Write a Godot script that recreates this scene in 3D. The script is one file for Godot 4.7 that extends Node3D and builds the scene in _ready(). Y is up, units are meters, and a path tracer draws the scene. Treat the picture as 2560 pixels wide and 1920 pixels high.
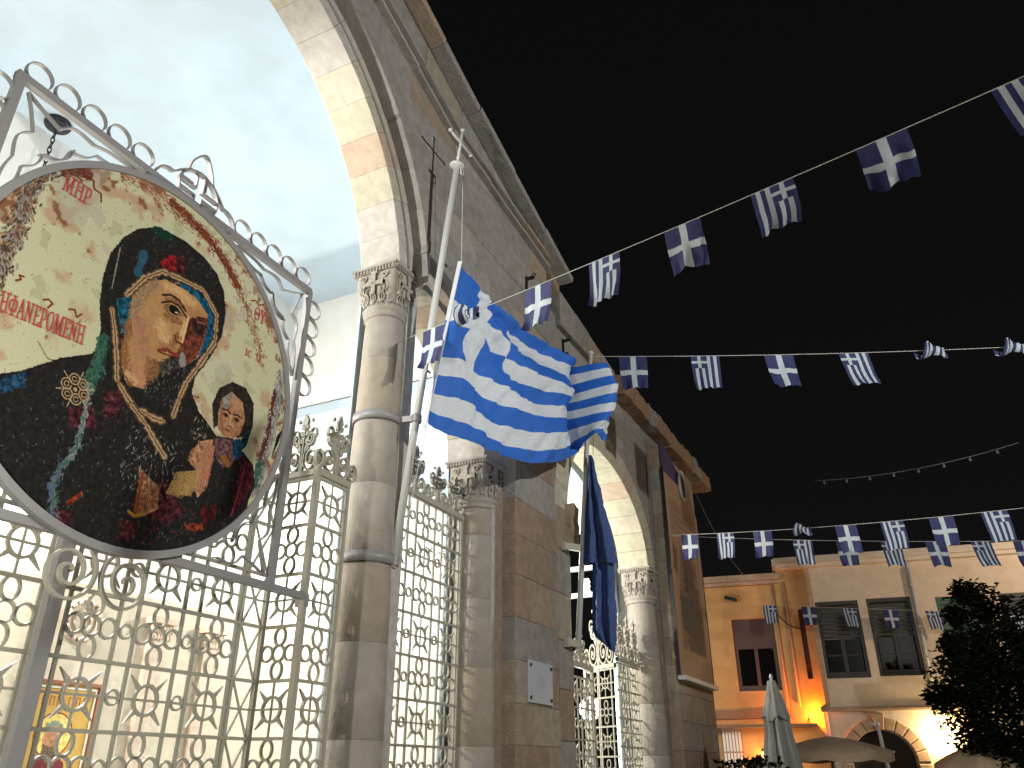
extends Node3D
# Night view up along a stone church arcade hung with flags.
# x runs along the arcade, y is up, z comes out of the arcade towards the square.

var M := {}
var used := {}

# ------------------------------------------------------------------ mesh builder
class Mb:
	var st := SurfaceTool.new()
	func _init(smooth := false):
		st.begin(Mesh.PRIMITIVE_TRIANGLES)
		st.set_smooth_group(0 if smooth else -1)
	func flat():
		st.set_smooth_group(-1)
	func smooth(g := 0):
		st.set_smooth_group(g)
	func tri(a: Vector3, b: Vector3, c: Vector3):      # counter-clockwise seen from outside
		st.add_vertex(a); st.add_vertex(c); st.add_vertex(b)
	func quad(a: Vector3, b: Vector3, c: Vector3, d: Vector3):
		tri(a, b, c); tri(a, c, d)
	func uvquad(p: Array, u: Array):
		for k in [0, 2, 1, 0, 3, 2]:
			st.set_uv(u[k]); st.add_vertex(p[k])
	func box(lo: Vector3, hi: Vector3):
		var p := []
		for k in 8:
			p.append(Vector3(hi.x if k & 1 else lo.x, hi.y if k & 2 else lo.y, hi.z if k & 4 else lo.z))
		quad(p[4], p[5], p[7], p[6]); quad(p[1], p[0], p[2], p[3])
		quad(p[5], p[1], p[3], p[7]); quad(p[0], p[4], p[6], p[2])
		quad(p[6], p[7], p[3], p[2]); quad(p[0], p[1], p[5], p[4])
	func boxc(c: Vector3, s: Vector3):
		box(c - s / 2, c + s / 2)
	# bar of square section between two points
	func beam(a: Vector3, b: Vector3, w: float, h: float, up := Vector3.UP):
		var d := (b - a).normalized()
		var s := d.cross(up)
		if s.length() < 0.01: s = d.cross(Vector3.RIGHT)
		s = s.normalized() * w / 2
		var u := s.cross(d).normalized() * h / 2
		var c := [-s - u, s - u, s + u, -s + u]
		for k in 4:
			var n: int = (k + 1) % 4
			quad(a + c[k], a + c[n], b + c[n], b + c[k])
		quad(b + c[0], b + c[1], b + c[2], b + c[3])
		quad(a + c[3], a + c[2], a + c[1], a + c[0])
	func tube(path: Array, r: float, sides := 8, closed := false, r_end := -1.0):
		var n := path.size()
		var rings := []
		var side := Vector3.ZERO
		for i in n:
			var d: Vector3
			if closed: d = (path[(i + 1) % n] - path[(i + n - 1) % n])
			else: d = path[min(i + 1, n - 1)] - path[max(i - 1, 0)]
			d = d.normalized()
			if side == Vector3.ZERO:
				side = d.cross(Vector3.UP if absf(d.y) < 0.9 else Vector3.RIGHT)
			side = (side - d * side.dot(d)).normalized()
			var up := d.cross(side)
			var rr := r if r_end < 0 else lerpf(r, r_end, float(i) / (n - 1))
			var ring := []
			for k in sides:
				var t := TAU * k / sides
				ring.append(path[i] + (side * cos(t) + up * sin(t)) * rr)
			rings.append(ring)
		for i in (n if closed else n - 1):
			var p: Array = rings[i]
			var q: Array = rings[(i + 1) % n]
			for k in sides:
				var m := (k + 1) % sides
				quad(p[k], p[m], q[m], q[k])
		if not closed:
			for k in range(1, sides - 1):
				tri(rings[0][0], rings[0][k + 1], rings[0][k])
				tri(rings[n - 1][0], rings[n - 1][k], rings[n - 1][k + 1])
	# surface of revolution, profile of (radius, y) from bottom to top
	func lathe(prof: Array, sides := 24, c := Vector3.ZERO):
		for i in prof.size() - 1:
			var a: Vector2 = prof[i]
			var b: Vector2 = prof[i + 1]
			for k in sides:
				var t := TAU * k / sides
				var u := TAU * (k + 1) / sides
				var p := c + Vector3(cos(t) * a.x, a.y, -sin(t) * a.x)
				var q := c + Vector3(cos(u) * a.x, a.y, -sin(u) * a.x)
				var r := c + Vector3(cos(u) * b.x, b.y, -sin(u) * b.x)
				var s := c + Vector3(cos(t) * b.x, b.y, -sin(t) * b.x)
				if a.x < 1e-5: tri(p, r, s)
				elif b.x < 1e-5: tri(p, q, r)
				else: quad(p, q, r, s)
	# flat iron bar bent along a line in the xy plane: w wide in the plane, d deep along z
	func flatbar(pts: Array, w: float, d: float, closed := false, z := 0.0):
		var n := pts.size()
		var L := []
		var R := []
		for i in n:
			var p: Vector2 = pts[i]
			var a: Vector2
			var b: Vector2
			if closed:
				a = (p - pts[(i + n - 1) % n]).normalized(); b = (pts[(i + 1) % n] - p).normalized()
			else:
				a = (p - pts[max(i - 1, 0)]).normalized(); b = (pts[min(i + 1, n - 1)] - p).normalized()
				if i == 0: a = b
				if i == n - 1: b = a
			var na := Vector2(-a.y, a.x)
			var nb := Vector2(-b.y, b.x)
			var m: Vector2 = (na + nb) / max(0.4, 1.0 + na.dot(nb)) * w / 2
			L.append(p + m); R.append(p - m)
		for i in (n if closed else n - 1):
			var j := (i + 1) % n
			var v := func(q: Vector2, zz: float): return Vector3(q.x, q.y, zz)
			var f := z + d / 2
			var g := z - d / 2
			quad(v.call(R[i], f), v.call(R[j], f), v.call(L[j], f), v.call(L[i], f))
			quad(v.call(L[i], g), v.call(L[j], g), v.call(R[j], g), v.call(R[i], g))
			quad(v.call(R[i], g), v.call(R[j], g), v.call(R[j], f), v.call(R[i], f))
			quad(v.call(L[i], f), v.call(L[j], f), v.call(L[j], g), v.call(L[i], g))
	# a polygon in xy pushed from z0 to z1, its front edge chamfered by c
	func prism(poly: PackedVector2Array, z0: float, z1: float, c := 0.0, back := true):
		var p := poly.duplicate()
		if area(p) < 0: p.reverse()
		var f := inset(p, c) if c > 0 else p
		var idx := Geometry2D.triangulate_polygon(f)
		if idx.is_empty():
			f = p; c = 0.0
			idx = Geometry2D.triangulate_polygon(f)
		for k in range(0, idx.size(), 3):
			var a := f[idx[k]]
			var b := f[idx[k + 1]]
			var e := f[idx[k + 2]]
			if (b - a).cross(e - a) < 0:
				var s := b; b = e; e = s
			tri(Vector3(a.x, a.y, z1), Vector3(b.x, b.y, z1), Vector3(e.x, e.y, z1))
			if back: tri(Vector3(a.x, a.y, z0), Vector3(e.x, e.y, z0), Vector3(b.x, b.y, z0))
		var n := p.size()
		for i in n:
			var j := (i + 1) % n
			quad(Vector3(p[i].x, p[i].y, z0), Vector3(p[j].x, p[j].y, z0), Vector3(p[j].x, p[j].y, z1 - c), Vector3(p[i].x, p[i].y, z1 - c))
			if c > 0:
				quad(Vector3(p[i].x, p[i].y, z1 - c), Vector3(p[j].x, p[j].y, z1 - c), Vector3(f[j].x, f[j].y, z1), Vector3(f[i].x, f[i].y, z1))
	static func area(p: PackedVector2Array) -> float:
		var s := 0.0
		for i in p.size():
			s += p[i].cross(p[(i + 1) % p.size()])
		return s / 2
	static func inset(p: PackedVector2Array, c: float) -> PackedVector2Array:
		var out := PackedVector2Array()
		var n := p.size()
		for i in n:
			var a := (p[i] - p[(i + n - 1) % n]).normalized()
			var b := (p[(i + 1) % n] - p[i]).normalized()
			var na := Vector2(a.y, -a.x)
			var nb := Vector2(b.y, -b.x)
			out.append(p[i] - (na + nb) / max(0.5, 1.0 + na.dot(nb)) * c)
		return out
	func done(m: Material) -> ArrayMesh:
		st.generate_normals()
		st.set_material(m)
		return st.commit()

# ------------------------------------------------------------------ scene helpers
func numbered(n: String) -> String:
	if not used.has(n):
		used[n] = 0
		return n
	used[n] += 1
	return "%s_%03d" % [n, used[n]]

func tag(o: Node, label: String, category: String, group := ""):
	o.set_meta("label", label)
	o.set_meta("category", category)
	if group != "": o.set_meta("group", group)
	return o

func thing(called: String, label: String, category: String, at := Vector3.ZERO, group := "") -> Node3D:
	var o := Node3D.new()
	o.name = numbered(called)
	o.position = at
	add_child(o)
	tag(o, label, category, group)
	return o

func put(called: String, mesh: Mesh, parent: Node = null, at := Vector3.ZERO, turn := Basis.IDENTITY) -> MeshInstance3D:
	var o := MeshInstance3D.new()
	o.mesh = mesh
	o.transform = Transform3D(turn, at)
	if parent == null:
		o.name = numbered(called)
		add_child(o)
	else:
		o.name = called
		parent.add_child(o, true)
	return o

func setting(o: Node):
	o.set_meta("kind", "structure")
	return o

# ------------------------------------------------------------------ materials
func noise_tex(freq: float, lo: float, hi: float, seed_: int, normal := false, strength := 4.0, size := 512, oct := 5) -> NoiseTexture2D:
	var n := FastNoiseLite.new()
	n.noise_type = FastNoiseLite.TYPE_SIMPLEX_SMOOTH
	n.seed = seed_
	n.frequency = freq
	n.fractal_octaves = oct
	n.fractal_gain = 0.55
	var t := NoiseTexture2D.new()
	t.width = size; t.height = size
	t.seamless = true
	t.noise = n
	if normal:
		t.as_normal_map = true
		t.bump_strength = strength
	else:
		var g := Gradient.new()
		g.set_color(0, Color(lo, lo * 0.99, lo * 0.97))
		g.set_color(1, Color(hi, hi, hi))
		t.color_ramp = g
	return t

func mat(c: Color, rough := 0.85, metal := 0.0) -> StandardMaterial3D:
	var m := StandardMaterial3D.new()
	m.albedo_color = c
	m.roughness = rough
	m.metallic = metal
	return m

func grained(c: Color, tex: Texture2D, nrm: Texture2D, scale: float, rough := 0.9, depth := 0.6) -> StandardMaterial3D:
	var m := mat(c, rough)
	m.albedo_texture = tex
	m.uv1_triplanar = true
	m.uv1_world_triplanar = true
	m.uv1_scale = Vector3.ONE * scale
	if nrm:
		m.normal_enabled = true
		m.normal_texture = nrm
		m.normal_scale = depth
	return m

func lin(r: float, g: float, b: float) -> Color:
	return Color(r, g, b).linear_to_srgb()

func make_materials():
	var st_t := noise_tex(0.012, 0.84, 1.0, 11)
	var st_n := noise_tex(0.06, 0, 1, 12, true, 4.0)
	M.stones = []
	for c in [lin(.235, .23, .222), lin(.27, .262, .25), lin(.225, .22, .21), lin(.275, .225, .17), lin(.25, .195, .145), lin(.25, .24, .18), lin(.295, .26, .21), lin(.215, .21, .20)]:
		M.stones.append(grained(c, st_t, st_n, 0.7))
	M.pale_stones = []
	for c in [lin(.42, .41, .33), lin(.43, .42, .40), lin(.42, .34, .27), lin(.45, .43, .36)]:
		M.pale_stones.append(grained(c, st_t, st_n, 0.9, 0.9, 0.4))
	M.mortar = grained(lin(.17, .16, .145), st_t, st_n, 1.3)
	M.column = grained(lin(.31, .29, .26), st_t, st_n, 0.6, 0.85, 0.25)
	M.column_warm = grained(lin(.31, .275, .23), st_t, st_n, 0.6, 0.85, 0.25)
	M.rough_stone = grained(lin(.25, .165, .105), st_t, st_n, 1.4, 0.95, 1.0)
	var pl_t := noise_tex(0.006, 0.955, 1.0, 21)
	var pl_n := noise_tex(0.03, 0, 1, 22, true, 2.0)
	M.plaster = grained(lin(.80, .80, .79), pl_t, pl_n, 0.4, 0.9, 0.3)
	M.ceiling = grained(lin(.43, .54, .66), pl_t, pl_n, 0.3, 0.9, 0.25)
	M.cream = grained(lin(.60, .545, .445), pl_t, pl_n, 0.5, 0.9, 0.3)
	M.pink_stone = grained(lin(.70, .57, .47), st_t, st_n, 1.0, 0.9, 0.4)
	M.iron = mat(lin(.30, .295, .245), 0.5)
	M.iron_grey = mat(lin(.21, .21, .22), 0.45)
	M.steel = mat(lin(.44, .46, .45), 0.4)
	M.black = mat(lin(.012, .012, .014), 0.35)
	M.dark_metal = mat(lin(.03, .035, .04), 0.25, 0.6)
	M.white_cord = mat(lin(.42, .42, .40), 0.8)
	M.grey_cord = mat(lin(.12, .12, .12), 0.8)
	M.ground = grained(lin(.20, .18, .16), st_t, st_n, 0.5, 0.9, 0.8)
	var w_t := noise_tex(0.01, 0.92, 1.0, 31)
	var w_n := noise_tex(0.06, 0, 1, 32, true, 3.0)
	M.house_cream = grained(lin(.64, .535, .42), w_t, w_n, 0.4, 0.9, 0.35)
	M.house_white = grained(lin(.62, .55, .46), w_t, w_n, 0.4, 0.9, 0.35)
	M.house_orange = grained(lin(.58, .34, .14), w_t, w_n, 0.4, 0.9, 0.35)
	M.house_brown = grained(lin(.30, .17, .10), w_t, w_n, 0.5, 0.8, 0.3)
	M.house_stone = grained(lin(.48, .34, .24), st_t, st_n, 1.0, 0.9, 0.5)
	M.shutter = mat(lin(.022, .022, .023), 0.6)
	M.shutter_green = mat(lin(.03, .09, .06), 0.6)
	M.window_brown = mat(lin(.06, .025, .02), 0.6)
	M.pipe = mat(lin(.42, .42, .42), 0.5)
	var gl := mat(Color(0.02, 0.025, 0.03), 0.25)
	gl.metallic_specular = 0.15
	M.glass = gl
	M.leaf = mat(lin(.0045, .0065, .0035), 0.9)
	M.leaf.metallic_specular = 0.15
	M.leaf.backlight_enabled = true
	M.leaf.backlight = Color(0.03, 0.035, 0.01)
	M.bark = mat(lin(.07, .05, .035), 0.95)
	M.canvas_grey = grained(lin(.20, .21, .205), w_t, w_n, 2.0, 0.9, 0.3)
	M.canvas_tan = grained(lin(.36, .28, .19), w_t, w_n, 2.0, 0.9, 0.3)
	M.terracotta = mat(lin(.35, .15, .08), 0.85)
	M.red_text = mat(lin(.42, .045, .04), 0.8)
	M.white_paint = mat(lin(.75, .75, .74), 0.5)
	M.plaque = mat(lin(.32, .37, .43), 0.3)
	M.plaque_print = mat(lin(.24, .29, .33), 0.5)
	M.navy = cloth(lin(.028, .062, .19), 0.7)
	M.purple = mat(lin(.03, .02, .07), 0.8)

func cloth(c: Color, through := 0.4) -> StandardMaterial3D:
	var m := mat(c, 0.8)
	m.backlight_enabled = true
	m.backlight = c.srgb_to_linear() * through
	m.cull_mode = BaseMaterial3D.CULL_DISABLED
	return m

# ------------------------------------------------------------------ small 2D shapes
func ring(r: float, n := 20, c := Vector2.ZERO, ry := -1.0) -> Array:
	var a := []
	for k in n:
		a.append(c + Vector2(cos(TAU * k / n) * r, sin(TAU * k / n) * (r if ry < 0 else ry)))
	return a

func arc(c: Vector2, r: Vector2, a0: float, a1: float, n: int) -> Array:
	var a := []
	for k in n + 1:
		var t := deg_to_rad(lerpf(a0, a1, float(k) / n))
		a.append(c + Vector2(cos(t) * r.x, sin(t) * r.y))
	return a

func spiral(c: Vector2, r0: float, r1: float, a0: float, turns: float, n := 28) -> Array:
	var a := []
	for k in n + 1:
		var f := float(k) / n
		var t := deg_to_rad(a0) + TAU * turns * f
		a.append(c + Vector2(cos(t), sin(t)) * lerpf(r0, r1, f))
	return a

func curve(pts: Array, per := 6) -> Array:      # Catmull-Rom through the points
	var out := []
	for i in pts.size() - 1:
		var p0: Vector2 = pts[max(i - 1, 0)]
		var p1: Vector2 = pts[i]
		var p2: Vector2 = pts[i + 1]
		var p3: Vector2 = pts[min(i + 2, pts.size() - 1)]
		for k in per:
			out.append(p1.cubic_interpolate(p2, p0, p3, float(k) / per))
	out.append(pts[pts.size() - 1])
	return out

func packed(a: Array) -> PackedVector2Array:
	var p := PackedVector2Array()
	for v in a: p.append(v)
	return p

# ================================================================== ready
func _ready():
	var cam := Camera3D.new()
	var th := deg_to_rad(26.1)
	var az := deg_to_rad(26.5)
	var hd := Vector3(cos(az), 0, -sin(az))
	var rt := Vector3(sin(az), 0, cos(az))
	var fw := hd * cos(th) + Vector3.UP * sin(th)
	var up := -hd * sin(th) + Vector3.UP * cos(th)
	cam.transform = Transform3D(Basis(rt, up, -fw), Vector3(0, 1.6, 4.2))
	cam.fov = 51.64
	cam.near = 0.05
	cam.far = 400
	add_child(cam)
	var we := WorldEnvironment.new()
	var e := Environment.new()
	e.background_mode = Environment.BG_SKY
	var sky := Sky.new()
	var sm := ProceduralSkyMaterial.new()
	sm.sky_top_color = Color(0.045, 0.045, 0.047)
	sm.sky_horizon_color = Color(0.075, 0.075, 0.077)
	sm.sky_curve = 0.25
	sm.ground_bottom_color = Color(0.02, 0.02, 0.02)
	sm.ground_horizon_color = Color(0.06, 0.06, 0.06)
	sm.sun_angle_max = 0
	sky.sky_material = sm
	e.sky = sky
	e.tonemap_mode = Environment.TONE_MAPPER_LINEAR
	e.tonemap_exposure = 1.0
	e.sdfgi_enabled = true
	e.ssao_enabled = true
	e.ssil_enabled = true
	we.environment = e
	add_child(we)

	make_materials()
	build_ground()
	build_facade()
	build_columns()
	build_porch()
	build_gates()
	build_icon()
	build_poles_and_flags()
	build_wall_things()
	build_houses()
	build_square()
	build_bunting()
	build_lamps()

# ================================================================== setting
func build_ground():
	var b := Mb.new()
	b.box(Vector3(-200, -0.5, -200), Vector3(220, 0, 200))
	setting(put("ground", b.done(M.ground)))
	b = Mb.new()
	b.box(Vector3(-6, 0.002, -9.5), Vector3(16.2, 0.15, -0.2))
	setting(put("floor", b.done(M.pale_stones[1])))

# ================================================================== facade
const R1 := 2.82
const R2 := 3.12
const A1 := Vector2(3.2, 6.3)

func opening1(r: float) -> PackedVector2Array:
	var a := [Vector2(A1.x - r, -1), Vector2(A1.x + r, -1)]
	a.append_array(arc(A1, Vector2(r, r), 0, 180, 40))
	return packed(a)

func opening2(c: Vector2, r: Vector2, left: float) -> PackedVector2Array:
	var a := [Vector2(left, -1), Vector2(c.x + r.x, -1)]
	a.append_array(arc(c, r, 0, 90, 16))
	a.append(Vector2(left, c.y + r.y))
	return packed(a)

func opening3(g: float) -> PackedVector2Array:
	var a := [Vector2(10.22 - g, -1), Vector2(13.95 + g, -1)]
	a.append_array(arc(Vector2(11.6, 4.95), Vector2(2.35 + g, 1.45 + g), 0, 90, 16))
	a.append_array(arc(Vector2(11.6, 4.95), Vector2(1.38 + g, 1.45 + g), 95, 180, 12))
	return packed(a)

func opening_left(g: float) -> PackedVector2Array:      # the mirror of the narrow arch, left of the big one
	var a := []
	for v in opening2(Vector2(6.3, 5.05), Vector2(2.22 + g, 1.88 + g), 6.32 - g):
		a.append(Vector2(2 * A1.x - v.x, v.y))
	return packed(a)

func cut(poly: PackedVector2Array, holes: Array) -> Array:
	var list := [poly]
	for h in holes:
		var next := []
		for p in list:
			for q in Geometry2D.clip_polygons(p, h):
				next.append(q)
		list = next
	return list

func wall_outline() -> PackedVector2Array:
	return packed([Vector2(-9, -0.3), Vector2(17.5, -0.3), Vector2(17.5, 7.95), Vector2(9.75, 8.1), Vector2(9.6, 8.75), Vector2(6.58, 9.02), Vector2(3.2, 10.1), Vector2(-0.18, 9.02), Vector2(-3.2, 8.75), Vector2(-9, 8.75)])

func build_facade():
	var rng := RandomNumberGenerator.new()
	rng.seed = 5
	var f := thing("stone_arcade", "long stone arcade of grey and brown blocks with one great round arch", "arcade")
	var inner := [opening1(R2 - 0.1), opening2(Vector2(6.5, 5.08), Vector2(1.75, 1.70), 6.4), opening3(0.3)]
	# thick core behind the facing stones
	var b := Mb.new()
	for p in cut(wall_outline(), [opening1(R2 + 0.012), opening2(Vector2(6.3, 5.05), Vector2(2.232, 1.892), 6.31), opening3(0.46), opening_left(0.012)]):
		b.prism(p, -0.187, -0.009)
	put("mortar_bed", b.done(M.mortar), f)
	b = Mb.new()
	for p in cut(wall_outline(), inner + [opening_left(-0.2)]):
		b.prism(p, -0.70, -0.19)
	put("wall_core", b.done(M.pale_stones[1]), f)
	# facing stones, course by course
	var holes := [opening1(R2), opening2(Vector2(6.3, 5.05), Vector2(2.22, 1.88), 6.32), opening3(0.45), opening_left(0.0)]
	var cells := []
	var y := 0.0
	var row := 0
	while y < 10.2:
		var h := 0.46 + rng.randf_range(-0.04, 0.05)
		var x := 3.4 - rng.randf() * 0.5
		if y > 9.0: x = 0.0
		while x < 17.5:
			var w := rng.randf_range(0.62, 1.15)
			if x > 13: w *= 1.2
			if y > 0.9: cells.append(Rect2(x, y, min(w, 17.5 - x), h))
			x += w
		y += h
		row += 1
	var outline := wall_outline()
	for r in cells:
		var g := 0.0016
		var cell := packed([r.position + Vector2(g, g), Vector2(r.end.x - g, r.position.y + g), r.end - Vector2(g, g), Vector2(r.position.x + g, r.end.y - g)])
		for q in Geometry2D.intersect_polygons(cell, outline):
			for p in cut(q, holes):
				if absf(Mb.area(p)) < 0.012: continue
				var s := Mb.new()
				s.prism(p, -0.184, rng.randf_range(-0.003, 0.003), 0.004, false)
				var k := rng.randi() % 8
				if r.position.y > 5.5 and rng.randf() < 0.55: k = [0, 1, 2, 7][rng.randi() % 4]
				if r.position.y < 4.5 and rng.randf() < 0.4: k = [3, 4, 6][rng.randi() % 3]
				put("stone_block", s.done(M.stones[k]), f)
	# arch rings
	var n := 23
	for k in n:
		var a0 := 180.0 * k / n
		var a1 := 180.0 * (k + 1) / n
		var ga := 0.025
		if a1 < 7.0: continue
		var pts := arc(A1, Vector2(R1, R1), a0 + ga, a1 - ga, 5)
		var o := arc(A1, Vector2(R2 + 0.02, R2 + 0.02), a1 - ga, a0 + ga, 5)
		pts.append_array(o)
		var s := Mb.new()
		s.prism(packed(pts), -0.70, -0.18 + rng.randf_range(-0.003, 0.003), 0.004)
		put("voussoir", s.done(M.pale_stones[[0, 1, 1, 0, 2, 0, 3, 1, 1, 3, 0, 1, 2][k % 13]]), f)
	# thin roll set in the face of the ring
	b = Mb.new(true)
	var roll := []
	for v in arc(A1, Vector2(2.99, 2.99), 8, 172, 60): roll.append(Vector3(v.x, v.y, -0.178))
	b.tube(roll, 0.018, 6)
	put("arch_moulding", b.done(M.stones[2]), f)
	for side in [1.0, -1.0]:
		for k in 8:
			var a0 := 90.0 - 90.0 * k / 8
			var a1 := 90.0 - 90.0 * (k + 1) / 8
			var c := Vector2(6.5, 5.08)
			var pts := arc(c, Vector2(1.52, 1.55), a1 + 0.12, a0 - 0.12, 4)
			pts.append_array(arc(c, Vector2(2.06, 1.89), a0 - 0.12, a1 + 0.12, 4))
			if side < 0:
				var m := []
				for v in pts: m.append(Vector2(2 * A1.x - v.x, v.y))
				pts = m
			var s := Mb.new()
			s.prism(packed(pts), -0.70, -0.18, 0.008)
			put("voussoir", s.done(M.pale_stones[[0, 2, 3, 0, 1, 2, 0, 1][k]]), f)
		# jamb of the narrow arch
		var s2 := Mb.new()
		var x0 := 8.34
		var x1 := 8.56
		if side < 0: x0 = 2 * A1.x - 8.56; x1 = 2 * A1.x - 8.34
		s2.prism(packed([Vector2(x0, -0.3), Vector2(x1, -0.3), Vector2(x1, 5.08), Vector2(x0, 5.08)]), -0.6, -0.182, 0.008)
		put("arch_jamb", s2.done(M.stones[4]), f)
		# block between the springings of the big and the narrow arch
		s2 = Mb.new()
		x0 = 6.24; x1 = 6.40
		if side < 0: x0 = 2 * A1.x - 6.40; x1 = 2 * A1.x - 6.24
		s2.prism(packed([Vector2(x0, 6.93), Vector2(x1, 6.93), Vector2(x1, 7.12), Vector2(x0, 7.12)]), -0.19, 0.012, 0.01)
		put("impost", s2.done(M.stones[0]), f)
	# ring of the third arch
	for k in 15:
		var a0 := 180.0 * k / 15
		var a1 := 180.0 * (k + 1) / 15
		var pts := []
		var outp := []
		for q in 5:
			var t := deg_to_rad(lerpf(a0 + 0.1, a1 - 0.1, q / 4.0))
			var rx := 2.35 if cos(t) > 0 else 1.38
			pts.append(Vector2(11.6 + cos(t) * rx, 4.95 + sin(t) * 1.45))
			outp.push_front(Vector2(11.6 + cos(t) * (rx + 0.45), 4.95 + sin(t) * 1.9))
		pts.append_array(outp)
		var s := Mb.new()
		s.prism(packed(pts), -0.56, 0.0, 0.008)
		put("voussoir", s.done(M.pale_stones[[0, 0, 3, 0, 2, 0][k % 6]]), f)
	for xx in [[9.77, 10.22], [13.95, 14.4]]:
		for k in 8:
			var s := Mb.new()
			var yy := 4.95 - 0.6 * (k + 1)
			if xx[0] > 12 : continue
			s.prism(packed([Vector2(xx[0], yy + 0.002), Vector2(xx[1] + (0.03 if k % 2 else 0.0), yy + 0.002), Vector2(xx[1] + (0.03 if k % 2 else 0.0), yy + 0.598), Vector2(xx[0], yy + 0.598)]), -0.55, 0.002, 0.008)
			put("jamb_stone", s.done(M.stones[[3, 2, 6, 0, 4, 1, 7, 3][k]]), f)
	# worn bracket stone at the springing of the third arch
	put("corbel", rough_block(Vector3(0.20, 0.55, 0.5), 3, 0.05).done(M.stones[3]), f, Vector3(10.24, 4.75, -0.15))
	# gable: coping and string courses
	var gp := packed([Vector2(-3.2, 8.752), Vector2(-0.18, 9.022), Vector2(3.2, 10.102), Vector2(6.58, 9.022), Vector2(9.6, 8.752), Vector2(10.0, 8.4), Vector2(10.0, 8.66), Vector2(6.9, 9.55), Vector2(3.2, 10.75), Vector2(-0.5, 9.55), Vector2(-3.2, 8.9)])
	var gx := [-3.2, -1.3, 0.4, 1.8, 3.2, 4.1, 5.0, 5.9, 6.8, 7.7, 8.6, 10.0]
	for k in gx.size() - 1:
		for p in Geometry2D.intersect_polygons(gp, packed([Vector2(gx[k] + 0.002, 8), Vector2(gx[k + 1] - 0.002, 8), Vector2(gx[k + 1] - 0.002, 11), Vector2(gx[k] + 0.002, 11)])):
			var s := Mb.new()
			s.prism(p, -0.70, 0.06 + 0.004 * (k % 3), 0.012)
			put("gable_stone", s.done(M.stones[[0, 3, 1, 4, 5, 3, 2, 5, 0, 1, 4][k]]), f)
	var low := [Vector2(-3.2, 8.75), Vector2(-0.18, 9.02), Vector2(3.2, 10.1), Vector2(6.58, 9.02), Vector2(9.6, 8.75)]
	var top := [Vector2(-3.2, 8.93), Vector2(-0.5, 9.58), Vector2(3.2, 10.78), Vector2(6.9, 9.58), Vector2(10.02, 8.70)]
	for pass_ in [[low, 0.05, 0.10, 0.0], [low, 0.045, 0.16, 0.06], [top, 0.10, 0.30, 0.0]]:
		var line: Array = pass_[0]
		for k in line.size() - 1:
			var d: Vector2 = line[k + 1] - line[k]
			var nn := Vector2(-d.y, d.x).normalized()
			var cuts := int(d.length() / 0.85)
			for q in cuts:
				var a: Vector2 = line[k] + d * (float(q) / cuts) + nn * pass_[3] + d.normalized() * 0.003
				var c: Vector2 = line[k] + d * (float(q + 1) / cuts) + nn * pass_[3] - d.normalized() * 0.003
				var s := Mb.new()
				s.prism(packed([a - nn * pass_[1] / 2, c - nn * pass_[1] / 2, c + nn * pass_[1] / 2, a + nn * pass_[1] / 2]), -0.3 if pass_[2] > 0.2 else 0.0, pass_[2] + rng.randf_range(-0.012, 0.012), 0.012)
				put("string_course" if pass_[2] < 0.2 else "coping_stone", s.done(M.stones[[0, 1, 2, 7, 0, 3][rng.randi() % 6]]), f)
	# ragged eaves stones over the right wing
	for k in 4:
		var xa := 9.95 + k * 0.62
		var xb := xa + 0.617
		var s := Mb.new()
		s.prism(packed([Vector2(xa, 7.9), Vector2(xb, 7.9), Vector2(xb, 8.52 - (xb - 9.95) * 0.137), Vector2(xa, 8.52 - (xa - 9.95) * 0.137)]), -0.6, 0.10 + 0.01 * (k % 2), 0.015)
		put("coping_stone", s.done(M.stones[[0, 7, 3, 1][k]]), f)
	var ex := 12.44
	var i := 0
	while ex < 17.9:
		var w := rng.randf_range(0.6, 0.95)
		var drop := 0.0
		var s := rough_block(Vector3(w - 0.015, rng.randf_range(0.34, 0.42), 0.95), 20 + i, 0.035)
		put("eaves_stone", s.done(M.rough_stone if i % 4 != 2 else M.stones[7]), f, Vector3(ex + w / 2, 7.94 + drop + rng.randf_range(-0.02, 0.03), -0.22))
		ex += w
		i += 1
	for q in [[14.6, 8.16], [16.4, 8.17]]:
		put("loose_stone", rough_block(Vector3(0.32, 0.14, 0.3), 60 + int(q[0]), 0.03).done(M.stones[1]), f, Vector3(q[0], q[1], 0.0))

func rough_block(s: Vector3, sd: int, amt: float) -> Mb:
	var n := FastNoiseLite.new()
	n.seed = sd
	n.frequency = 2.2
	var b := Mb.new()
	var div := 6
	var v := func(p: Vector3) -> Vector3:
		var q := Vector3(p.x * s.x, p.y * s.y, p.z * s.z) / 2
		var c := p.normalized() * 0.12 + p * 0.94
		q = q * (c.length() / p.length())
		var o := q + Vector3(sd * 3.1, 0, 0)
		return q + Vector3(n.get_noise_3dv(o), n.get_noise_3dv(o + Vector3(0, 40, 0)), n.get_noise_3dv(o + Vector3(0, 0, 40))) * amt * 1.6
	for ax in 3:
		for sg in [1.0, -1.0]:
			for i in div:
				for j in div:
					var p := []
					for k in [[0, 0], [1, 0], [1, 1], [0, 1]]:
						var u: float = 2.0 * (i + k[0]) / div - 1
						var w: float = 2.0 * (j + k[1]) / div - 1
						var q := Vector3.ZERO
						q[ax] = sg
						q[(ax + 1) % 3] = u
						q[(ax + 2) % 3] = w
						p.append(v.call(q))
					if sg > 0: b.quad(p[0], p[1], p[2], p[3])
					else: b.quad(p[3], p[2], p[1], p[0])
	return b

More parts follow.
